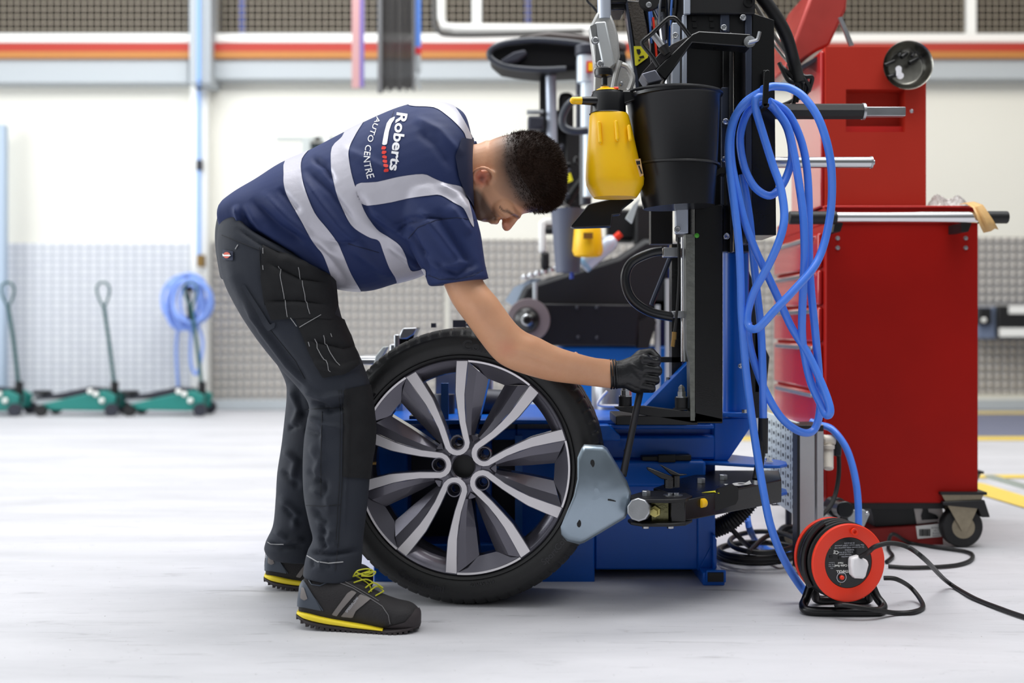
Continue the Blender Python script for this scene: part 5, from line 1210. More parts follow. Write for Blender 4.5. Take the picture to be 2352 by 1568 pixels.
def poly_sd(Q_, poly):
    d_, _, _ = seg_dist(Q_, list(poly)+[poly[0]]); ins = np.zeros(len(Q_), bool); n = len(poly)
    for i in range(n):
        x1, y1 = poly[i]; x2, y2 = poly[(i+1) % n]
        c = ((y1 > Q_[:, 1]) != (y2 > Q_[:, 1])) & (Q_[:, 0] < (x2-x1)*(Q_[:, 1]-y1)/((y2-y1) if y2 != y1 else 1e-9)+x1)
        ins ^= c
    return np.where(ins, -d_, d_)
def raw(name, V, Fc, m, parent, ang=180, attr=None):
    me = bpy.data.meshes.new(name); o0 = origin(parent); me.from_pydata([tuple(v) for v in (np.array(V)-np.array(o0))], [], Fc); me.materials.append(m)
    me.update(); me.polygons.foreach_set('use_smooth', [True]*len(me.polygons))
    if ang < 180: me.set_sharp_from_angle(angle=R(ang))
    if attr:
        for k, vals in attr.items():
            a = me.attributes.new(k, 'FLOAT', 'POINT'); a.data.foreach_set('value', np.asarray(vals, np.float32))
    o = bpy.data.objects.new(name, me); C.objects.link(o); o.parent = parent; return o
def clipped(name, V, Fc, N, sd, m, parent, off=.0012, side=None):
    """the piece of a surface where sd<0, lifted off it by off"""
    sub_v = []; idx = {}; fs = []
    def vid(k, p):
        if k not in idx: idx[k] = len(sub_v); sub_v.append(p)
        return idx[k]
    for f in Fc:
        s_ = [sd[i] for i in f]
        if min(s_) >= 0: continue
        if side is not None and not all(side[i] for i in f): continue
        poly = []
        for a, b in zip(f, f[1:]+f[:1]):
            if sd[a] < 0: poly.append(vid(a, V[a]+N[a]*off))
            if (sd[a] < 0) != (sd[b] < 0):
                t = sd[a]/(sd[a]-sd[b]); k = (min(a, b), max(a, b)); poly.append(vid(k, (V[a]+(V[b]-V[a])*t)+(N[a]*(1-t)+N[b]*t)*off))
        if len(poly) >= 3: fs.append(tuple(poly))
    if not fs: return None
    return raw(name, np.array(sub_v), fs, m, parent)

SKIN = bpy.data.materials.new('skin'); SKIN.use_nodes = True; n = SKIN.node_tree; pb = n.nodes['Principled BSDF']; t = n.nodes.new('ShaderNodeTexCoord')
at = n.nodes.new('ShaderNodeAttribute'); at.attribute_name = 'crop_and_shade'
at2 = n.nodes.new('ShaderNodeAttribute'); at2.attribute_name = 'flush'
base = mixc(noise(18, 6), lin((206, 148, 112)), lin((222, 170, 134)))
base = mixc(at2.outputs['Fac'], base, lin((204, 112, 88)))
grain = ramp(noise(900, 2, .5), .38, .62, (0, 0, 0, 1), (1, 1, 1, 1))
mq = n.nodes.new('ShaderNodeMath'); mq.operation = 'MULTIPLY_ADD'; n.links.new(at.outputs['Fac'], mq.inputs[0]); mq.inputs[1].default_value = 1.0
gm = n.nodes.new('ShaderNodeMath'); gm.operation = 'MULTIPLY'; n.links.new(grain, gm.inputs[0]); gm.inputs[1].default_value = 0.0; n.links.new(gm.outputs[0], mq.inputs[2])
n.links.new(mixc(mq.outputs[0], base, lin((46, 34, 30))), pb.inputs['Base Color'])
pb.inputs['Roughness'].default_value = .45; pb.inputs['Subsurface Weight'].default_value = .12; pb.inputs['Subsurface Radius'].default_value = (.012, .004, .002); pb.inputs['Subsurface Scale'].default_value = 1
bp = n.nodes.new('ShaderNodeBump'); bp.inputs['Strength'].default_value = .12; bp.inputs['Distance'].default_value = .002
n.links.new(noise(260, 4), bp.inputs['Height']); n.links.new(bp.outputs[0], pb.inputs['Normal'])

# ---- body: head, neck, arm, torso and legs in one surface ----
dh = 2.70
head = sections([(1291, 385, 1292, 420, dh, .03), (1276, 345, 1290, 440, dh, .055), (1258, 326, 1282, 458, dh, .066), (1225, 310, 1268, 473, dh, .074), (1185, 308, 1246, 484, dh, .077), (1150, 314, 1222, 487, dh, .076), (1120, 326, 1192, 493, dh, .071),
                 (1098, 342, 1172, 497, dh, .065), (1084, 366, 1150, 503, dh, .058), (1078, 400, 1136, 507, dh, .052), (1076, 432, 1118, 510, dh, .044), (1080, 462, 1106, 508, dh, .034), (1086, 484, 1098, 504, dh, .02)], 4, 40, 2.1)
neck = sections([(1120, 322, 1110, 470, dh, .058), (1092, 332, 1080, 468, dh, .06), (1050, 330, 1048, 470, dh+.01, .066), (1000, 330, 1010, 480, dh+.02, .08)], 4, 32)
S3 = .985
nose = [cap(P(1184, 498, dh), P(1164, 520, dh), .009, .0115), cap(P(1164, 520, dh), P(1162, 518, dh), .0105), ball(P(1160, 513, dh-.009), .0085), ball(P(1160, 513, dh+.009), .0085)]
brow = [cap(P(1176, 484, dh-.050), P(1190, 495, dh-.016), .007, .007), cap(P(1190, 496, dh-.018), P(1190, 496, dh+.018), .007), cap(P(1176, 484, dh+.050), P(1190, 495, dh+.016), .007, .007)]
lips = [cap(P(1139, 507, dh-.014), P(1139, 509, dh+.014), .0075), cap(P(1130, 507, dh-.012), P(1130, 508, dh+.012), .0075)]
cheek = [ball(P(1158, 478, dh-.044), .024, (1.1, .7, 1)), ball(P(1105, 490, dh), .021, (1, 1.3, .8)), cap(P(1092, 430, dh-.046), P(1104, 492, dh-.022), .016, .016), cap(P(1092, 430, dh+.046), P(1104, 492, dh+.022), .016, .016)]
lid = [ball(P(1160, 482, dh-.044), .009, (1.1, .7, .9))]
ec = (1110, 407); de = dh-.062
def E(x, y, d): return P(ec[0]+x, ec[1]+y, d)
ear = []
rimp = [(-18, 12, .002), (-22, -2, -.004), (-17, -15, -.008), (-4, -21, -.011), (10, -19, -.012), (20, -9, -.010), (22, 3, -.006), (14, 12, -.002)]
rimp = [E(x, y, de+z) for x, y, z in rimp]
cr_ = crom(rimp, 3)
for a, b in zip(cr_, cr_[1:]): ear.append(cap(a, b, .0048, None, 8))
ear += [cap(E(-16, 14, de+.002), E(-6, 17, de+.002), .0055, .005, 8), cap(E(-8, -8, de+.004), E(8, -10, de+.004), .008, .008, 8), cap(E(-10, 4, de+.006), E(10, 0, de+.006), .008, .008, 8)]
# near (right) arm
sh_d = 2.585
arm = sections([(940, 480, 1050, 460, 2.64, .055), (972, 560, 1075, 545, 2.61, .045), (1000, 612, 1092, 600, 2.60, .042), (1020, 656, 1112, 648, 2.59, .045), (1040, 698, 1140, 682, 2.59, .049), (1072, 742, 1164, 716, 2.60, .047),
                (1104, 786, 1186, 744, 2.61, .044), (1133, 822, 1208, 762, 2.62, .042), (1160, 842, 1240, 776, 2.63, .043), (1200, 858, 1280, 796, 2.65, .042), (1260, 874, 1330, 812, 2.675, .038), (1320, 882, 1366, 821, 2.70, .034), (1370, 888, 1392, 824, 2.72, .029), (1412, 892, 1422, 829, 2.73, .026), (1440, 888, 1446, 834, 2.735, .025)], 4, 28, 2.05)
farm_d = 2.93
arm2 = sections([(1000, 330, 1090, 400, 2.86, .06), (1020, 420, 1085, 430, farm_d, .05), (1035, 520, 1078, 520, farm_d, .045), (1045, 620, 1085, 600, 2.97, .042), (1085, 700, 1130, 680, 2.99, .04), (1125, 780, 1165, 750, 3.01, .038), (1160, 815, 1200, 775, 3.02, .036), (1230, 850, 1262, 806, 3.03, .03), (1270, 862, 1292, 822, 3.03, .024)], 3, 20)
tor = sections([(560, 480, 575, 560, 2.76, .11), (650, 405, 690, 590, 2.76, .13), (790, 340, 840, 620, 2.75, .145), (930, 280, 960, 580, 2.74, .15), (1010, 290, 1030, 520, 2.73, .12), (1050, 320, 1050, 480, 2.72, .08)], 4, 28)
leg1 = [cap(P(640, 610, 2.67), P(775, 900, 2.66), .07, .045), cap(P(775, 900, 2.66), P(765, 1290, 2.60), .045, .03), cap(P(650, 610, 2.85), P(735, 900, 2.90), .06, .045), cap(P(735, 900, 2.90), P(680, 1250, 2.9), .042, .03), cap(P(630, 560, 2.72), P(635, 560, 2.80), .075)]
hnd = [ball(P(1310, 848, 3.03), .034, (1.1, .55, .8))]
for i_ in range(4): hnd += [cap(P(1330, 830+i_*13, 3.02), P(1362, 834+i_*12, 3.03), .009), cap(P(1362, 834+i_*12, 3.03), P(1366, 842+i_*12, 3.055), .0085, .0075)]
hnd += [cap(P(1296, 830, 3.02), P(1322, 815, 3.0), .011, .009)]
V, Fc = fuse(hnd+[head, neck, arm, arm2, tor]+nose+brow+lips+cheek+lid+ear+leg1, .0033, 4, .5)
Q_ = proj(V)
# muscle and tendon relief
V = folds(V, Fc, [([(1150, 800), (1200, 806), (1260, 830), (1330, 850)], 7, .0022), ([(1160, 818), (1210, 826), (1280, 850)], 6, -.0022), ([(1080, 680), (1110, 740), (1150, 770)], 14, .003), ([(1060, 720), (1100, 780)], 10, -.0015),
                  ([(1148, 474), (1153, 482), (1164, 489)], 2.4, -.0025), ([(1165, 490), (1172, 496)], 4, -.003), ([(1160, 478), (1176, 488), (1190, 495)], 4, .0025), ([(1133, 488), (1138, 505)], 2.2, -.003), ([(1128, 478), (1150, 492), (1156, 505)], 3.0, -.0014)])
Nn = normals(V, Fc)
# cropped sides fading into the hair, stubble on the jaw, brow, and the ear hollow's shade painted into the skin
fade_ln = [(1172, 296), (1163, 340), (1160, 380), (1176, 420), (1198, 455), (1218, 480), (1232, 500)]
d_, s_, t_ = seg_dist(Q_, fade_ln); sdist = d_*np.where(s_ < 0, 1, -1)       # positive towards the crown
inhead = (Q_[:, 0] > 1085) & (Q_[:, 1] < 520) & (V[:, 1] > 2.5)
crop_and_shade = np.clip(.92+sdist/52, 0, .96)*inhead
face_line, s2, _ = seg_dist(Q_, [(1118, 360), (1128, 420), (1150, 445), (1180, 462), (1216, 486)])
crop_and_shade *= np.where((s2 > 0) & (Q_[:, 1] > 380), np.clip(1-face_line/9, 0, 1), 1)
crop_and_shade *= np.clip((Q_[:, 0]-1100)/40, 0, 1)
jd = np.clip(-poly_sd(Q_, [(1074, 425), (1100, 428), (1112, 440), (1128, 466), (1150, 496), (1146, 512), (1090, 520), (1070, 480)])/12, 0, 1)*.85*(V[:, 1] < 2.8)
bd_ = np.clip(1.3-seg_dist(Q_, [(1164, 484), (1178, 492), (1190, 498)])[0]/4.0, 0, 1)*.75
sb = np.clip(-poly_sd(Q_, [(1128, 395), (1160, 400), (1150, 440), (1132, 440), (1122, 420)])/10, 0, 1)*.3*0
lash = np.clip(1.3-seg_dist(Q_, [(1148, 475), (1152, 481), (1160, 486)])[0]/2.2, 0, 1)*.8
mou = np.clip(1.2-seg_dist(Q_, [(1131, 490), (1136, 506)])[0]/2.5, 0, 1)*.5
concha_shade = np.clip(1.4-np.linalg.norm((Q_-np.array([1107, 410]))/np.array([1, 1.3]), axis=1)/6, 0, 1)*.55*(V[:, 1] < 2.66)
crop_and_shade = np.maximum.reduce([concha_shade, crop_and_shade, jd*inhead, bd_*inhead, sb, lash*inhead, mou*inhead])
fl = np.clip(1-np.linalg.norm(Q_-np.array([1106, 408]), axis=1)/26, 0, 1)*1.3*(V[:, 1] < 2.66)
fl = np.maximum(fl, np.clip(1-np.linalg.norm(Q_-np.array([1164, 518]), axis=1)/22, 0, 1)*.6); fl = np.maximum(fl, np.clip(1-np.linalg.norm(Q_-np.array([1165, 800]), axis=1)/30, 0, 1)*.35)
body = raw('body', V, Fc, SKIN, man, attr={'crop_and_shade': crop_and_shade, 'flush': np.clip(fl, 0, 1)*(V[:, 1] < 2.75)})
bvh_b = BVHTree.FromPolygons([tuple(v) for v in V], Fc)
# ---- hair: short dense crop over the crown ----
HAIR = mat('dark_brown_hair', (40, 23, 13), .6, 0, .2, 400, .3, 60, spec=.2)
hsd = -(sdist-26); hsd = np.where(inhead & (Q_[:, 0] > 1140), hsd, 50.)
base_h = clipped('hair', V, Fc, Nn, hsd, HAIR, man, .004)
cand = np.where((sdist > -14) & (np.random.rand(len(Q_)) < np.clip((sdist+14)/40, 0, 1)) & inhead & (Q_[:, 0] > 1140))[0]
b = MB(); hv = []; hf = []
rng = np.random.RandomState(3); NB = 26000
crown = np.array(P(1275, 380, dh))
for i in rng.choice(cand, NB):
    p = V[i]+rng.normal(0, .0018, 3); nn = Nn[i].copy(); dirv = nn+rng.normal(0, .28, 3)+np.array([.5, 0, -.4]); dirv /= np.linalg.norm(dirv)
    t_d = max(0, min(1, (sdist[i]+6)/45)); L = .0025+(.009+.004*rng.rand())*t_d
    sd_ = np.cross(dirv, rng.normal(0, 1, 3)); sd_ /= np.linalg.norm(sd_); wd = .00045
    k = len(hv); hv += [p-sd_*wd, p+sd_*wd, p+dirv*L*.6+sd_*wd*.6, p+dirv*L*.6-sd_*wd*.6, p+dirv*L]; hf += [(k, k+1, k+2, k+3), (k+3, k+2, k+4)]
hr = raw('cropped_strands', np.array(hv), hf, HAIR, base_h if base_h else man)

# ---- trousers ----
near = sections([(560, 470, 600, 560, 2.72, .12), (516, 505, 700, 588, 2.69, .125), (503, 560, 765, 640, 2.665, .115), (515, 640, 776, 700, 2.65, .104), (548, 710, 792, 752, 2.645, .098), (590, 775, 822, 810, 2.64, .094), (640, 838, 842, 862, 2.64, .09), (690, 893, 852, 905, 2.64, .086),
                 (712, 930, 857, 945, 2.64, .084), (707, 965, 861, 985, 2.635, .084), (700, 1010, 858, 1030, 2.63, .082), (697, 1075, 850, 1080, 2.62, .078), (700, 1140, 845, 1145, 2.61, .074), (712, 1200, 838, 1200, 2.60, .068), (720, 1235, 834, 1235, 2.59, .064), (708, 1262, 832, 1262, 2.585, .064), (700, 1295, 830, 1295, 2.58, .064), (697, 1322, 824, 1332, 2.575, .058)], 4, 40, 2.3)
far = sections([(600, 480, 720, 590, 2.84, .11), (560, 560, 770, 650, 2.86, .10), (580, 700, 770, 720, 2.88, .095), (620, 800, 790, 800, 2.89, .088), (655, 870, 800, 870, 2.90, .082), (660, 905, 800, 920, 2.90, .078), (655, 960, 790, 970, 2.90, .074), (648, 1020, 772, 1030, 2.90, .07), (638, 1085, 758, 1090, 2.90, .066), (634, 1150, 745, 1150, 2.90, .062), (628, 1205, 735, 1205, 2.90, .06), (612, 1240, 732, 1240, 2.90, .058), (608, 1262, 730, 1268, 2.90, .056), (620, 1280, 728, 1290, 2.90, .052)], 4, 32, 2.2)
hip = sections([(545, 455, 560, 540, 2.78, .15), (513, 500, 650, 590, 2.78, .165), (503, 560, 740, 650, 2.78, .165), (512, 640, 772, 710, 2.78, .14)], 4, 32, 2.3)
TV, TF = fuse([near, far, hip], .0048, 4, .5)
GAIN = 1.9
fl_ = [([(715, 925), (760, 940), (800, 930)], 8, -.010), ([(705, 955), (740, 975), (790, 985)], 7, .006), ([(700, 985), (740, 1000)], 6, -.005), ([(690, 890), (740, 915), (800, 905)], 8, .006),
       ([(560, 680), (600, 760), (660, 840), (720, 900)], 5, .004), ([(600, 740), (660, 820), (710, 880)], 8, -.004), ([(520, 600), (560, 690), (600, 750)], 14, .004),
       ([(712, 1020), (735, 1060), (720, 1110)], 9, .006), ([(705, 1080), (745, 1110), (740, 1150)], 8, -.006), ([(710, 1120), (750, 1140), (760, 1180)], 8, .005), ([(715, 1165), (745, 1200), (742, 1235)], 8, -.006), ([(725, 1190), (760, 1220), (752, 1250)], 7, .006), ([(735, 1230), (748, 1262)], 6, -.006), ([(760, 1210), (772, 1255)], 6, .005),
       ([(700, 1268), (760, 1272), (830, 1262)], 5, -.007), ([(715, 1285), (720, 1305)], 4, -.003), ([(735, 1285), (738, 1308)], 4, .003), ([(752, 1285), (754, 1308)], 4, -.003),
       ([(790, 870), (800, 960), (795, 1100), (790, 1240)], 3, .003), ([(740, 960), (738, 1060), (738, 1150)], 3, .002), ([(830, 850), (840, 900), (835, 960)], 14, .004),
       ([(612, 600), (690, 640), (760, 650)], 7, -.005), ([(606, 690), (680, 690), (760, 700)], 6, -.004), ([(640, 590), (680, 610), (750, 625)], 8, .005), ([(700, 780), (790, 800), (830, 790)], 6, -.004),
       ([(540, 520), (600, 560), (660, 590)], 5, -.004), ([(720, 830), (780, 850), (840, 830)], 6, .004),
       ([(665, 880), (690, 940), (672, 985)], 9, .007), ([(680, 900), (700, 960)], 7, -.006), ([(660, 985), (690, 975)], 5, -.005), ([(650, 1030), (680, 1060), (668, 1110)], 8, .006), ([(645, 1080), (690, 1120)], 7, -.005), ([(640, 1140), (680, 1180), (675, 1220)], 8, .006), ([(650, 1160), (690, 1200)], 7, -.006), ([(628, 1215), (660, 1240), (700, 1240)], 7, .006), ([(612, 1245), (650, 1258), (700, 1252)], 5, -.006)]
TV = folds(TV, TF, fl_)
TROU = mat('black_work_trouser_cloth', (32, 37, 48), .78, 0, .25, 700, .18, 14)
TROU2 = mat('black_holster_pocket_cloth', (13, 14, 18), .85, 0, .3, 700, .15, 20)
trs = raw('trousers', TV, TF, TROU, man)
TN = normals(TV, TF); TQ = proj(TV); nearside = (TN[:, 1] < .15) & (TV[:, 1] < 2.75)
bvh_t = BVHTree.FromPolygons([tuple(v) for v in TV], TF)
def hit(bv, px, py, off=.001):
    o = Vector((0, 0, H)); d = (P(px, py, 2.7)-o).normalized(); h_, n_, i_, t_ = bv.ray_cast(o, d)
    if h_ is None: return None, None
    if n_.dot(d) > 0: n_ = -n_
    return h_+n_*off, n_
def surf_line(b, bv, pts, r=.0011, step=7, off=.0006):
    path = []
    for (x0, y0), (x1, y1) in zip(pts, pts[1:]):
        k = max(1, int(math.hypot(x1-x0, y1-y0)/step))
        for j in range(k): path.append((x0+(x1-x0)*j/k, y0+(y1-y0)*j/k))
    path.append(pts[-1]); hp_ = [hit(bv, x, y, off)[0] for x, y in path]; hp_ = [h_ for h_ in hp_ if h_ is not None]
    if len(hp_) > 1: b.tube(hp_, r, 6, 1, smooth=False)
def patch(name, poly, m, parent, Vv, Ff, Nv, Qv, side, off): return clipped(name, Vv, Ff, Nv, poly_sd(Qv, poly), m, parent, off, side)
patch('holster_pocket', [(602, 560), (640, 578), (700, 605), (766, 640), (772, 700), (760, 735), (700, 730), (625, 735), (607, 690), (600, 640)], TROU2, trs, TV, TF, TN, TQ, nearside, .006)
patch('thigh_pocket', [(676, 728), (762, 722), (792, 738), (824, 835), (790, 858), (742, 868), (712, 815)], TROU2, trs, TV, TF, TN, TQ, nearside, .005)
patch('side_pocket_flap', [(554, 656), (562, 652), (622, 745), (634, 738), (632, 752), (615, 760)], TROU, trs, TV, TF, TN, TQ, nearside, .004)
patch('knee_pocket', [(790, 895), (862, 880), (870, 1000), (850, 1100), (788, 1095)], TROU2, trs, TV, TF, TN, TQ, nearside, .003)
bvh_t = BVHTree.FromPolygons([tuple(v) for v in TV+TN*.007*0], TF)
STI = mat('white_stitching', (160, 160, 162), .7)
b = MB()
for l in ([(641, 608), (645, 640), (655, 690), (661, 728)], [(684, 612), (692, 650), (703, 700), (710, 722)], [(604, 572), (605, 584)], [(605, 610), (606, 620)], [(688, 752), (734, 724)], [(668, 730), (682, 750)], [(707, 787), (711, 796)], [(722, 778), (728, 800), (759, 852)], [(741, 772), (750, 800), (778, 844)], [(756, 768), (759, 776)]):
    surf_line(b, bvh_t, l, .0007, 7, .0072)
for l in ([(706, 1276), (730, 1290), (755, 1293), (788, 1290)], [(608, 1240), (622, 1249), (652, 1249)], [(547, 562), (541, 572)]): surf_line(b, bvh_t, l, .0012, 6, .001)
b.build('stitching', STI, trs)
b = MB(); SE = mat('dark_seam_thread', (24, 26, 32), .8)
for l in ([(596, 568), (600, 640), (608, 700)], [(600, 730), (680, 830), (700, 870)], [(784, 895), (788, 960), (786, 1100), (778, 1240), (770, 1310)], [(778, 895), (782, 960), (780, 1100), (772, 1240)], [(740, 945), (737, 1050), (737, 1140)], [(703, 1160), (740, 1162), (782, 1158)], [(510, 540), (560, 560), (598, 575)], [(700, 940), (790, 935)]): surf_line(b, bvh_t, l, .0009, 8, .0006)
b.build('seam', SE, trs)
h_, n_ = hit(bvh_t, 526, 586, .002)
o1 = patch('brand_tab', [(514, 573), (537, 577), (537, 599), (513, 596)], mat('navy_tab', (26, 34, 60), .7), trs, TV, TF, TN, TQ, nearside, .003)
o2 = patch('emblem', [(524+9*math.cos(a)*.9, 586+9*math.sin(a)*.8) for a in [2*PI*k/10 for k in range(10)]], mat('emblem_red', (214, 90, 70), .6), trs, TV, TF, TN, TQ, nearside, .0045)
patch('emblem_bar', [(515, 583), (534, 584), (534, 589), (515, 588)], WHITE, trs, TV, TF, TN, TQ, nearside, .006)

# ---- polo shirt ----
shirt = sections([(539, 458, 530, 546, 2.765, .155), (566, 436, 570, 566, 2.765, .172), (605, 410, 640, 600, 2.76, .182), (655, 376, 705, 636, 2.755, .188), (713, 350, 768, 662, 2.75, .190), (785, 312, 840, 669, 2.745, .192), (855, 277, 905, 652, 2.74, .195), (920, 250, 965, 634, 2.735, .198), (975, 238, 1012, 600, 2.73, .196), (1028, 242, 1050, 560, 2.725, .185), (1066, 262, 1078, 520, 2.72, .155), (1080, 298, 1087, 488, 2.715, .105), (1084, 324, 1081, 470, 2.71, .075)], 5, 48, 2.15)
slv = sections([(905, 455, 1050, 425, 2.62, .09), (915, 505, 1085, 475, 2.60, .083), (935, 555, 1103, 530, 2.592, .076), (958, 600, 1110, 575, 2.588, .07), (976, 632, 1115, 608, 2.586, .067), (984, 658, 1123, 640, 2.586, .066)], 5, 36, 2.1)
slv2 = sections([(985, 245, 1085, 330, 2.86, .07), (1020, 250, 1096, 325, 2.89, .06), (1035, 330, 1097, 380, 2.93, .065), (1040, 420, 1098, 440, 2.94, .065), (1050, 470, 1100, 480, 2.94, .062)], 4, 28, 2.1)
SV, SF = fuse([shirt, slv, slv2], .0048, 4, .55)
sf = [([(560, 470), (600, 520), (680, 570), (760, 640)], 9, .007), ([(575, 455), (640, 520), (700, 560)], 8, -.006), ([(548, 480), (575, 540), (640, 575)], 8, -.006), ([(600, 440), (660, 500), (735, 560), (790, 600)], 9, .006), ([(640, 430), (690, 490)], 8, -.005), ([(540, 470), (552, 510), (590, 555)], 7, .007),
      ([(690, 400), (740, 470), (780, 520), (860, 590)], 9, .006), ([(700, 385), (760, 440), (820, 520)], 8, -.005), ([(715, 360), (745, 380), (770, 420)], 7, -.006), ([(745, 550), (790, 560), (840, 550)], 5, -.003), ([(700, 520), (760, 600), (800, 655)], 10, -.005),
      ([(820, 440), (850, 500), (900, 545)], 9, -.005), ([(840, 480), (900, 520), (960, 560)], 8, .005), ([(900, 515), (950, 500), (1010, 500)], 4, -.003), ([(905, 540), (930, 515), (990, 500), (1050, 500)], 3, -.004),
      ([(960, 300), (1000, 330), (1040, 390)], 10, -.004), ([(950, 270), (1010, 300), (1060, 360)], 9, .004), ([(1000, 420), (1050, 450), (1080, 500)], 8, .005), ([(960, 480), (1010, 540), (1060, 610)], 9, .006), ([(1000, 480), (1050, 560), (1090, 620)], 9, -.006), ([(1030, 470), (1080, 540)], 9, .005),
      ([(950, 560), (990, 600), (1050, 628), (1100, 600)], 7, -.005), ([(940, 520), (975, 600), (985, 640)], 6, -.006), ([(960, 580), (1010, 615), (1090, 600)], 7, .005), ([(890, 560), (930, 590), (970, 620)], 7, .004), ([(800, 560), (850, 600), (900, 640)], 12, .004), ([(780, 340), (850, 370), (905, 400)], 10, .003),
      ([(983, 634), (1050, 640), (1118, 618)], 2.5, -.002), ([(640, 600), (720, 640), (780, 662)], 7, -.004)]
SV = folds(SV, SF, sf)
NAVY = mat('navy_polo_cloth', (17, 37, 86), .72, 0, .18, 900, .12, 10)
NAVYD = mat('navy_collar_cloth', (13, 24, 58), .75, 0, .2, 900)
# cut the open bottom and cuff interiors are left closed by the body inside
sh = raw('polo_shirt', SV, SF, NAVY, man)
SN = normals(SV, SF); SQ = proj(SV)
TAPE = mat('reflective_tape', (196, 194, 204), .42, .25, .12, 120, .05, 20)
T1 = [(655, 370), (652, 400), (653, 427), (667, 465), (688, 500), (706, 535), (727, 566), (741, 584), (755, 618), (770, 662), (775, 690), (838, 690), (830, 669), (807, 629), (789, 587), (775, 556), (751, 524), (723, 489), (702, 437), (692, 395), (694, 365), (712, 340), (690, 340)]
T2 = [(800, 290), (786, 315), (763, 339), (761, 381), (768, 423), (782, 468), (796, 500), (814, 524), (849, 545), (870, 552), (880, 577), (894, 615), (911, 646), (905, 690), (960, 680), (978, 640), (976, 617), (960, 620), (943, 620), (932, 590), (918, 563), (894, 545), (870, 531), (852, 510), (835, 482), (824, 451), (810, 409), (802, 367), (803, 339), (821, 303), (840, 270)]
T3 = [(817, 425), (866, 418), (918, 406), (971, 400), (995, 409), (1023, 421), (1058, 428), (1068, 445), (1078, 470), (1088, 520), (1079, 510), (1065, 479), (1044, 467), (1013, 449), (988, 449), (936, 456), (884, 467), (831, 469)]
T4 = [(1020, 225), (1044, 245), (1065, 277), (1079, 305), (1083, 322), (1070, 318), (1065, 305), (1047, 284), (1023, 263), (995, 247), (940, 243), (940, 225)]
allv = np.ones(len(SV), bool); backside = (SV[:, 1] < 2.88)
sleeve_near = (SQ[:, 0] > 905) & (SV[:, 1] < 2.62) & (SQ[:, 1] > 520)
for T_, sd_side in ((T1, allv), (T2, allv), (T3, SV[:, 1] < 2.80), (T4, allv)):
    T_ = [tuple(p) for p in crom([Vector(p) for p in T_], 3, True)]
    patch('reflective_band', T_, TAPE, sh, SV, SF, SN, SQ, sd_side, .0014)
bvh_s = BVHTree.FromPolygons([tuple(v) for v in SV], SF)
# hem, sleeve seam, cuff line
b = MB()
for l in ([(938, 548), (960, 522), (1000, 506), (1050, 500), (1090, 505)], [(984, 632), (1010, 642), (1050, 642), (1090, 632), (1116, 615)], [(800, 560), (870, 580)], [(905, 255), (880, 330)]): surf_line(b, bvh_s, l, .0009, 8, .0004)
b.build('seam', NAVYD, sh)
# collar
patch('collar', [(1058, 318), (1104, 322), (1104, 476), (1088, 480), (1066, 448), (1051, 405), (1044, 358)], NAVYD, sh, SV, SF, SN, SQ, SV[:, 1] < 2.84, .005)
# lettering across the back
def wrap_text(s, name, m, base, size_fn, off=.03, adv=None, dirn=None):
    """base: list of px points along the baseline; letters stand to the right of the travel direction reversed"""
    v, f = text_geo(s, 1, 0, off); W_ = max(x for x, y, z in v); pts = crom([Vector(p) for p in base], 8)
    L_ = [0]
    for a, b in zip(pts, pts[1:]): L_.append(L_[-1]+(b-a).length)
    # subdivide faces so that they follow the cloth
    import bmesh
    bm = bmesh.new(); vv = [bm.verts.new(p) for p in v]
    for q_ in f:
        try: bm.faces.new([vv[i] for i in q_])
        except Exception: pass
    bmesh.ops.triangulate(bm, faces=bm.faces)
    for _ in range(2):
        es = [e for e in bm.edges if e.calc_length() > .12]
        if es: bmesh.ops.subdivide_edges(bm, edges=es, cuts=1); bmesh.ops.triangulate(bm, faces=bm.faces)
    bm.verts.ensure_lookup_table(); out = []; ok = True
    for q_ in bm.verts:
        t = q_.co.x/W_*L_[-1]; i = 0
        while i < len(L_)-2 and L_[i+1] < t: i += 1
        k = (t-L_[i])/max(L_[i+1]-L_[i], 1e-6); p = pts[i].lerp(pts[i+1], max(0, min(1, k))); d = (pts[i+1]-pts[i]).normalized(); nrm = Vector((-d.y, d.x)) if False else Vector((d.y, -d.x))
        if nrm.x < 0: nrm = -nrm
        sz = size_fn(q_.co.x/W_); h_, n_ = hit(bvh_s, p.x+nrm.x*q_.co.y*sz, p.y+nrm.y*q_.co.y*sz, .0014)
        if h_ is None: h_ = out[-1] if out else SV[0]
        out.append(tuple(h_))
    ff = [tuple(w_.index for w_ in q_.verts) for q_ in bm.faces]; bm.free()
    return raw(name, np.array(out), ff, m, sh)
WPR = mat('white_print', (236, 236, 240), .6)
wrap_text('Roberts', 'back_lettering', WPR, [(913, 257), (907, 300), (901, 345), (895, 391)], lambda t: 34-2*t, .026)
wrap_text('AUTO CENTRE', 'back_lettering', WPR, [(866, 268), (852, 300), (842, 330), (836, 360), (838, 385), (844, 411)], lambda t: 14+11*t, .004)
def surf_poly(name, poly, m): return patch(name, poly, m, sh, SV, SF, SN, SQ, SV[:, 1] < 2.95, .0016)
surf_poly('swoosh', [(878, 333), (883, 306), (889, 284), (896, 274), (908, 268), (906, 276), (900, 284), (894, 302), (889, 334)], WPR)
for k in range(6):
    y = 336+k*10.2; x = 876+k*.9+(k > 3)*1.0
    surf_poly('red_dash', [(x, y), (x+11, y+.8), (x+11.3, y+8.5), (x+.6, y+7.8)], mat('red_print', (226, 56, 44), .6))

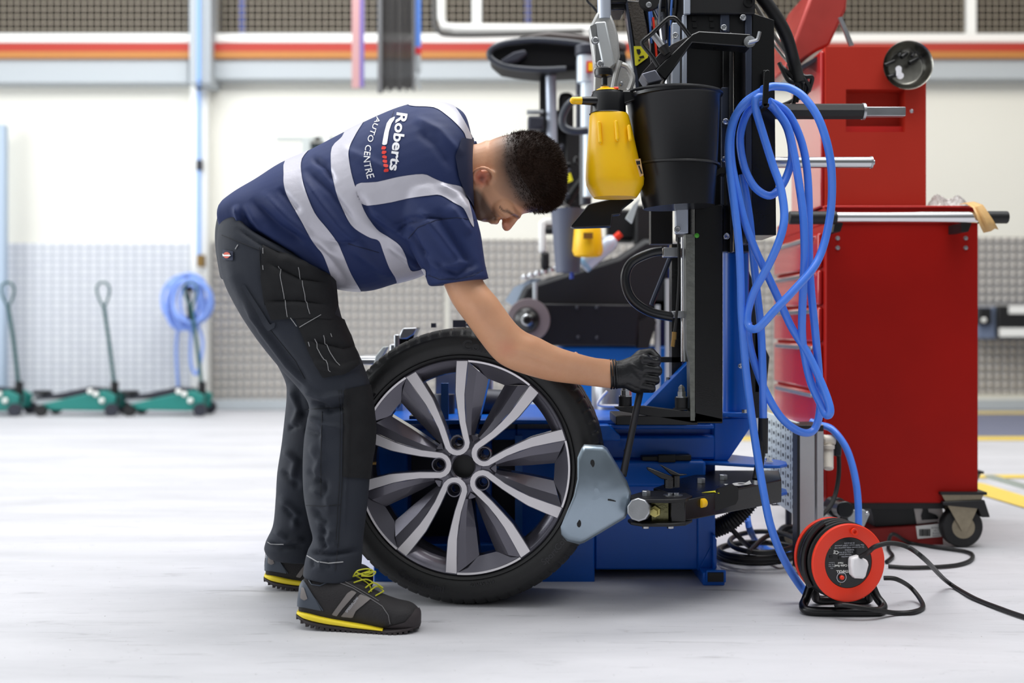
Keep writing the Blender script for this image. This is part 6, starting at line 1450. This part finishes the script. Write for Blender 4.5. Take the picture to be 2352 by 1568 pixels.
# ---- glove closed round the bar ----
GAIN = 1.0
GLV = mat('black_nitrile_glove', (15, 16, 20), .4, 0, .2, 160)
gp_ = [sections([(1404, 828, 1400, 890, 2.73, .031), (1425, 827, 1420, 892, 2.733, .030), (1445, 820, 1436, 892, 2.737, .030), (1468, 812, 1455, 902, 2.742, .030), (1488, 815, 1476, 904, 2.75, .024)], 4, 28, 2.3)]
for i, (y0, y1, xm, xp) in enumerate([(823, 828, 1480, 1507), (845, 850, 1482, 1511), (866, 871, 1480, 1506), (885, 890, 1474, 1497)]):
    r = .0125-.0008*i; m0 = P(xm, y0, 2.726+.002*i); p1 = P(xp, y1, 2.735); p2 = P(xp+1, y1+4, 2.768); p3 = P(xp-24, y1+5, 2.782)
    gp_ += [cap(m0, p1, r, r*.94), cap(p1, p2, r*.94, r*.86), cap(p2, p3, r*.86, r*.75)]
gp_ += [cap(P(1446, 842, 2.755), P(1472, 815, 2.768), .0165, .014), cap(P(1472, 815, 2.768), P(1496, 810, 2.764), .0135, .012), cap(P(1496, 810, 2.764), P(1510, 822, 2.752), .0115, .0095)]
GV, GF = fuse(gp_, .0026, 3, .5)
GV = folds(GV, GF, [([(1410+k*6, 830), (1408+k*6, 860), (1404+k*6, 892)], 1.6, -.0016) for k in range(4)]+[([(1440, 830), (1470, 850), (1500, 860)], 4, .0015), ([(1445, 850), (1475, 880)], 3, .0012), ([(1436, 880), (1470, 895)], 3, -.0012), ([(1488, 812), (1500, 822), (1512, 824)], 2.5, -.003), ([(1484, 836), (1510, 840)], 2.2, -.0028), ([(1484, 857), (1511, 861)], 2.2, -.0028), ([(1480, 877), (1506, 881)], 2.2, -.0028)])
gl = raw('glove', GV, GF, GLV, man)
b = MB()
for k, x in enumerate((1403, 1409, 1415)):
    c0 = P(x-1, 859, 2.73); hh = (33.2-k*.4)/S(2.73)
    b.tube([c0+Vector((-.004*math.sin(2*PI*j/20)*.5, .0325*math.cos(2*PI*j/20), hh*math.sin(2*PI*j/20))) for j in range(20)], .0024, 8, 2, closed=True)
b.build('glove_cuff', GLV, gl)

# ---- safety shoes ----
SHOE = mat('charcoal_suede', (38, 36, 38), .85, 0, .35, 300, .25, 30); SHG = mat('grey_trim_leather', (120, 114, 112), .6, 0, .1, 200)
SOL = mat('dark_sole_rubber', (52, 46, 48), .75, 0, .2, 200); YSO = mat('yellow_midsole', (240, 214, 44), .5); HEEL = mat('slate_heel_guard', (62, 70, 82), .5)
LACE = mat('lime_lace', (186, 186, 40), .6)
def shoe(M_, par, name):
    up = sections([(688, 1352, 689, 1414, 2.56, .020), (696, 1330, 700, 1420, 2.56, .031), (716, 1324, 722, 1424, 2.558, .035), (745, 1324, 750, 1430, 2.555, .037), (785, 1324, 785, 1434, 2.55, .038), (822, 1334, 822, 1437, 2.548, .040), (850, 1350, 852, 1439, 2.545, .044), (880, 1366, 882, 1440, 2.54, .047), (912, 1378, 914, 1440, 2.535, .048), (940, 1384, 942, 1440, 2.53, .043), (957, 1394, 958, 1438, 2.527, .030), (964, 1404, 964, 1430, 2.525, .016)], 5, 40, 2.5)
    v, f = fuse([up], .0036, 2, .5); v = v.copy(); N0 = normals(v, f); Q0 = proj(v)
    return v, f, N0, Q0
UV_, UF, UN, UQ = shoe(None, man, 'shoe')
def shoe_set(shift, labn, lab_c):
    # shift: function mapping world points of the near shoe to this shoe
    T_ = lambda A: np.array([shift(Vector(p)) for p in A])
    s_ = raw(labn, T_(UV_), UF, SHOE, man)
    def pc(nm, poly, m, off, side=None):
        sd = poly_sd(UQ, poly); o = clipped(nm, UV_, UF, UN, sd, m, s_, off, (UN[:, 1] < .2) if side is None else side)
        if o:
            me = o.data
            for v_ in me.vertices: v_.co = shift(v_.co.copy())
        return o
    def ln(nm, lines, m, r=.0009, off=.001):
        b = MB()
        for l in lines: surf_line(b, bvh_u, l, r, 6, off)
        b.v = [tuple(shift(Vector(p))) for p in b.v]; return b.build(nm, m, s_)
    # sole and yellow midsole as their own slabs following the foot outline
    def slab(top, bot, grow, nm, m, x0=684, x1=966):
        secs = []
        for x in np.linspace(x0, x1, 14):
            t = (x-684)/(966-684); hw = np.interp(t, [0, .05, .15, .35, .55, .8, .93, 1], [.018, .03, .036, .037, .042, .049, .038, .016])+grow
            d = np.interp(t, [0, 1], [2.56, 2.526]); secs.append((x, top(t), x, bot(t), d, hw))
        v, f = sections(secs, 2, 32, 5); b = MB(); b.add([shift(Vector(p)) for p in v], f); return b.build(nm, m, s_, ang=50)
    bl = lambda t: float(np.interp(t, [0, .08, .25, .45, .6, .8, 1], [1412, 1425, 1434, 1440, 1441, 1443, 1434]))
    md = lambda t: float(np.interp(t, [0, .08, .25, .45, .6, .75, 1], [1404, 1414, 1424, 1431, 1434, 1436, 1428]))
    slab(md, bl, .003, 'outsole', SOL)
    tpm = lambda t: float(np.interp(t, [0, .08, .25, .45, .6, .72], [1398, 1398, 1410, 1420, 1427, 1434]))
    slab(tpm, md, .0045, 'midsole', YSO, 686, 884)
    b = MB()
    for k in range(24):
        t = k/23; x = 688+t*272; d = np.interp(t, [0, 1], [2.56, 2.526]); y = bl(t); hw = np.interp(t, [0, .05, .15, .35, .55, .8, .93, 1], [.018, .03, .036, .037, .042, .049, .038, .016]); c = P(x, y, d); b.box((c.x-.0035, d-hw-.004, c.z-.004), (c.x+.0035, d-hw+.02, c.z+.003))
    b.v = [tuple(shift(Vector(p))) for p in b.v]; b.build('tread_lugs', SOL, s_)
    pc('heel_guard', [(684, 1392), (690, 1345), (697, 1332), (706, 1345), (722, 1370), (740, 1402), (700, 1394)], HEEL, .003)
    pc('heel_pad', [(692, 1372), (695, 1348), (700, 1350), (708, 1374), (700, 1378)], SHG, .0045)
    pc('side_stripe', [(762, 1411), (798, 1362), (808, 1356), (820, 1360), (786, 1398), (774, 1414)], SHG, .002)
    pc('side_stripe', [(783, 1415), (828, 1364), (852, 1375), (818, 1402), (810, 1418)], SHG, .002)
    pc('toe_guard', [(952, 1400), (975, 1390), (975, 1440), (880, 1440), (930, 1428), (944, 1412)], SOL, .0025)
    ln('stitching', [[(772, 1335), (810, 1350), (850, 1374), (878, 1392), (892, 1412), (896, 1432)], [(785, 1332), (830, 1356), (870, 1380)]], mat('grey_stitch', (120, 118, 120), .7), .0007)
    ln('trim_line', [[(708, 1330), (716, 1342), (735, 1345), (752, 1337)], [(700, 1346), (726, 1378), (742, 1402)], [(690, 1346), (684, 1390)]], HEEL, .0014)
    b = MB()
    for l in ([(796, 1330), (815, 1322), (850, 1310)], [(812, 1340), (840, 1330), (858, 1338)], [(818, 1322), (845, 1344), (852, 1360)], [(838, 1352), (858, 1338), (880, 1350)], [(846, 1362), (866, 1346), (882, 1358)], [(862, 1370), (880, 1358)]):
        pts = []
        for x, y in l:
            h_, _ = hit(bvh_u, x, max(y, 1326), .003); 
            pts.append(h_ if h_ is not None else P(x, y, 2.54))
        if len(pts) > 1: b.tube(pts, .0016, 6, 5)
    b.tube([P(812, 1322, 2.53), P(822, 1310, 2.50), P(846, 1306, 2.50), P(858, 1313, 2.51), P(838, 1320, 2.52), P(818, 1314, 2.52)], .0015, 6).tube([P(838, 1316, 2.52), P(862, 1312, 2.50), P(854, 1322, 2.51), P(830, 1322, 2.52)], .0015, 6)
    b.v = [tuple(shift(Vector(p))) for p in b.v]; b.build('lace', LACE, s_)
    v, f = text_geo('SPEEDFLOW', .0078, 0, .0); h_, n_ = hit(bvh_u, 806, 1396, .004)
    if h_ is not None:
        ux = Vector((.62, -.08, .78)).normalized(); uy = Vector((-.78, 0, .62)); b = MB(); b.add([shift(h_+ux*(x-.013)+uy*y) for x, y, z in v], f); b.build('lettering', mat('pale_print', (190, 192, 200), .5), s_, smooth=False)
    return s_
bvh_u = BVHTree.FromPolygons([tuple(v) for v in UV_], UF)
s1_ = shoe_set(lambda p: p, 'shoe', '')
# far shoe: same shoe set down further back, turned slightly
pv_ = Vector((P(720, 0, 2.55).x, 2.55, 0)); tv_ = Vector((P(640, 1340, 2.93).x, 2.93, 0)); zmin = UV_[:, 2].min()
Rz = Matrix.Rotation(R(6), 3, 'Z')
zb_near = P(800, 1439, 2.545).z
s2_ = shoe_set(lambda p: Rz @ (Vector(p)-pv_)+tv_+Vector((0, 0, -.0)), 'shoe', '')

# ---- separate pieces that are parts of their own ----
SPLIT = {'side_pocket_flap', 'swoosh', 'moulded_rib', 'rubber_grip', 'clamp_cylinder', 'edge_trim', 'stitching', 'seam', 'bar_bracket', 'cable_slot', 'slot', 'lever_post', 'clamp_lever', 'silver_cable', 'box_side', 'bright_strip', 'hose_fitting', 'wing_plate', 'screw', 'clip', 'fitting', 'edge_strip', 'carriage', 'jaw', 'socket_hole', 'black_sleeve', 'pale_strut', 'rear_frame', 'pale_upright', 'window', 'hook', 'slide_rail', 'valve_block', 'turntable_edge', 'socket', 'cylinder_rod', 'black_cover', 'label_plate', 'dark_housing', 'white_valve', 'black_grip', 'lever', 'rear_pipe', 'trim_line', 'lace', 'cross_bar', 'foot'}
for ob in list(bpy.data.objects):
    if ob.type != 'MESH' or ob.name.split('.')[0] not in SPLIT or ob.children: continue
    me = ob.data; nv = len(me.vertices); par = list(range(nv))
    def root(i):
        while par[i] != i: par[i] = par[par[i]]; i = par[i]
        return i
    for e in me.edges:
        a, b_ = root(e.vertices[0]), root(e.vertices[1])
        if a != b_: par[a] = b_
    comp = {}
    for p in me.polygons: comp.setdefault(root(p.vertices[0]), []).append(p)
    if len(comp) < 2 or len(comp) > 24: continue
    first = True; old = me
    for k, ps in comp.items():
        idx = {}; vs = []; fs = []; sm = []
        for p in ps:
            q_ = []
            for i in p.vertices:
                if i not in idx: idx[i] = len(vs); vs.append(tuple(old.vertices[i].co))
                q_.append(idx[i])
            fs.append(q_); sm.append(p.use_smooth)
        nm = bpy.data.meshes.new(ob.name.split('.')[0]); nm.from_pydata(vs, [], fs)
        for m_ in old.materials: nm.materials.append(m_)
        nm.polygons.foreach_set('use_smooth', sm); nm.update()
        if any(sm): nm.set_sharp_from_angle(angle=R(35))
        if first: ob.data = nm; first = False
        else:
            c = ob.copy(); c.data = nm; C.objects.link(c)
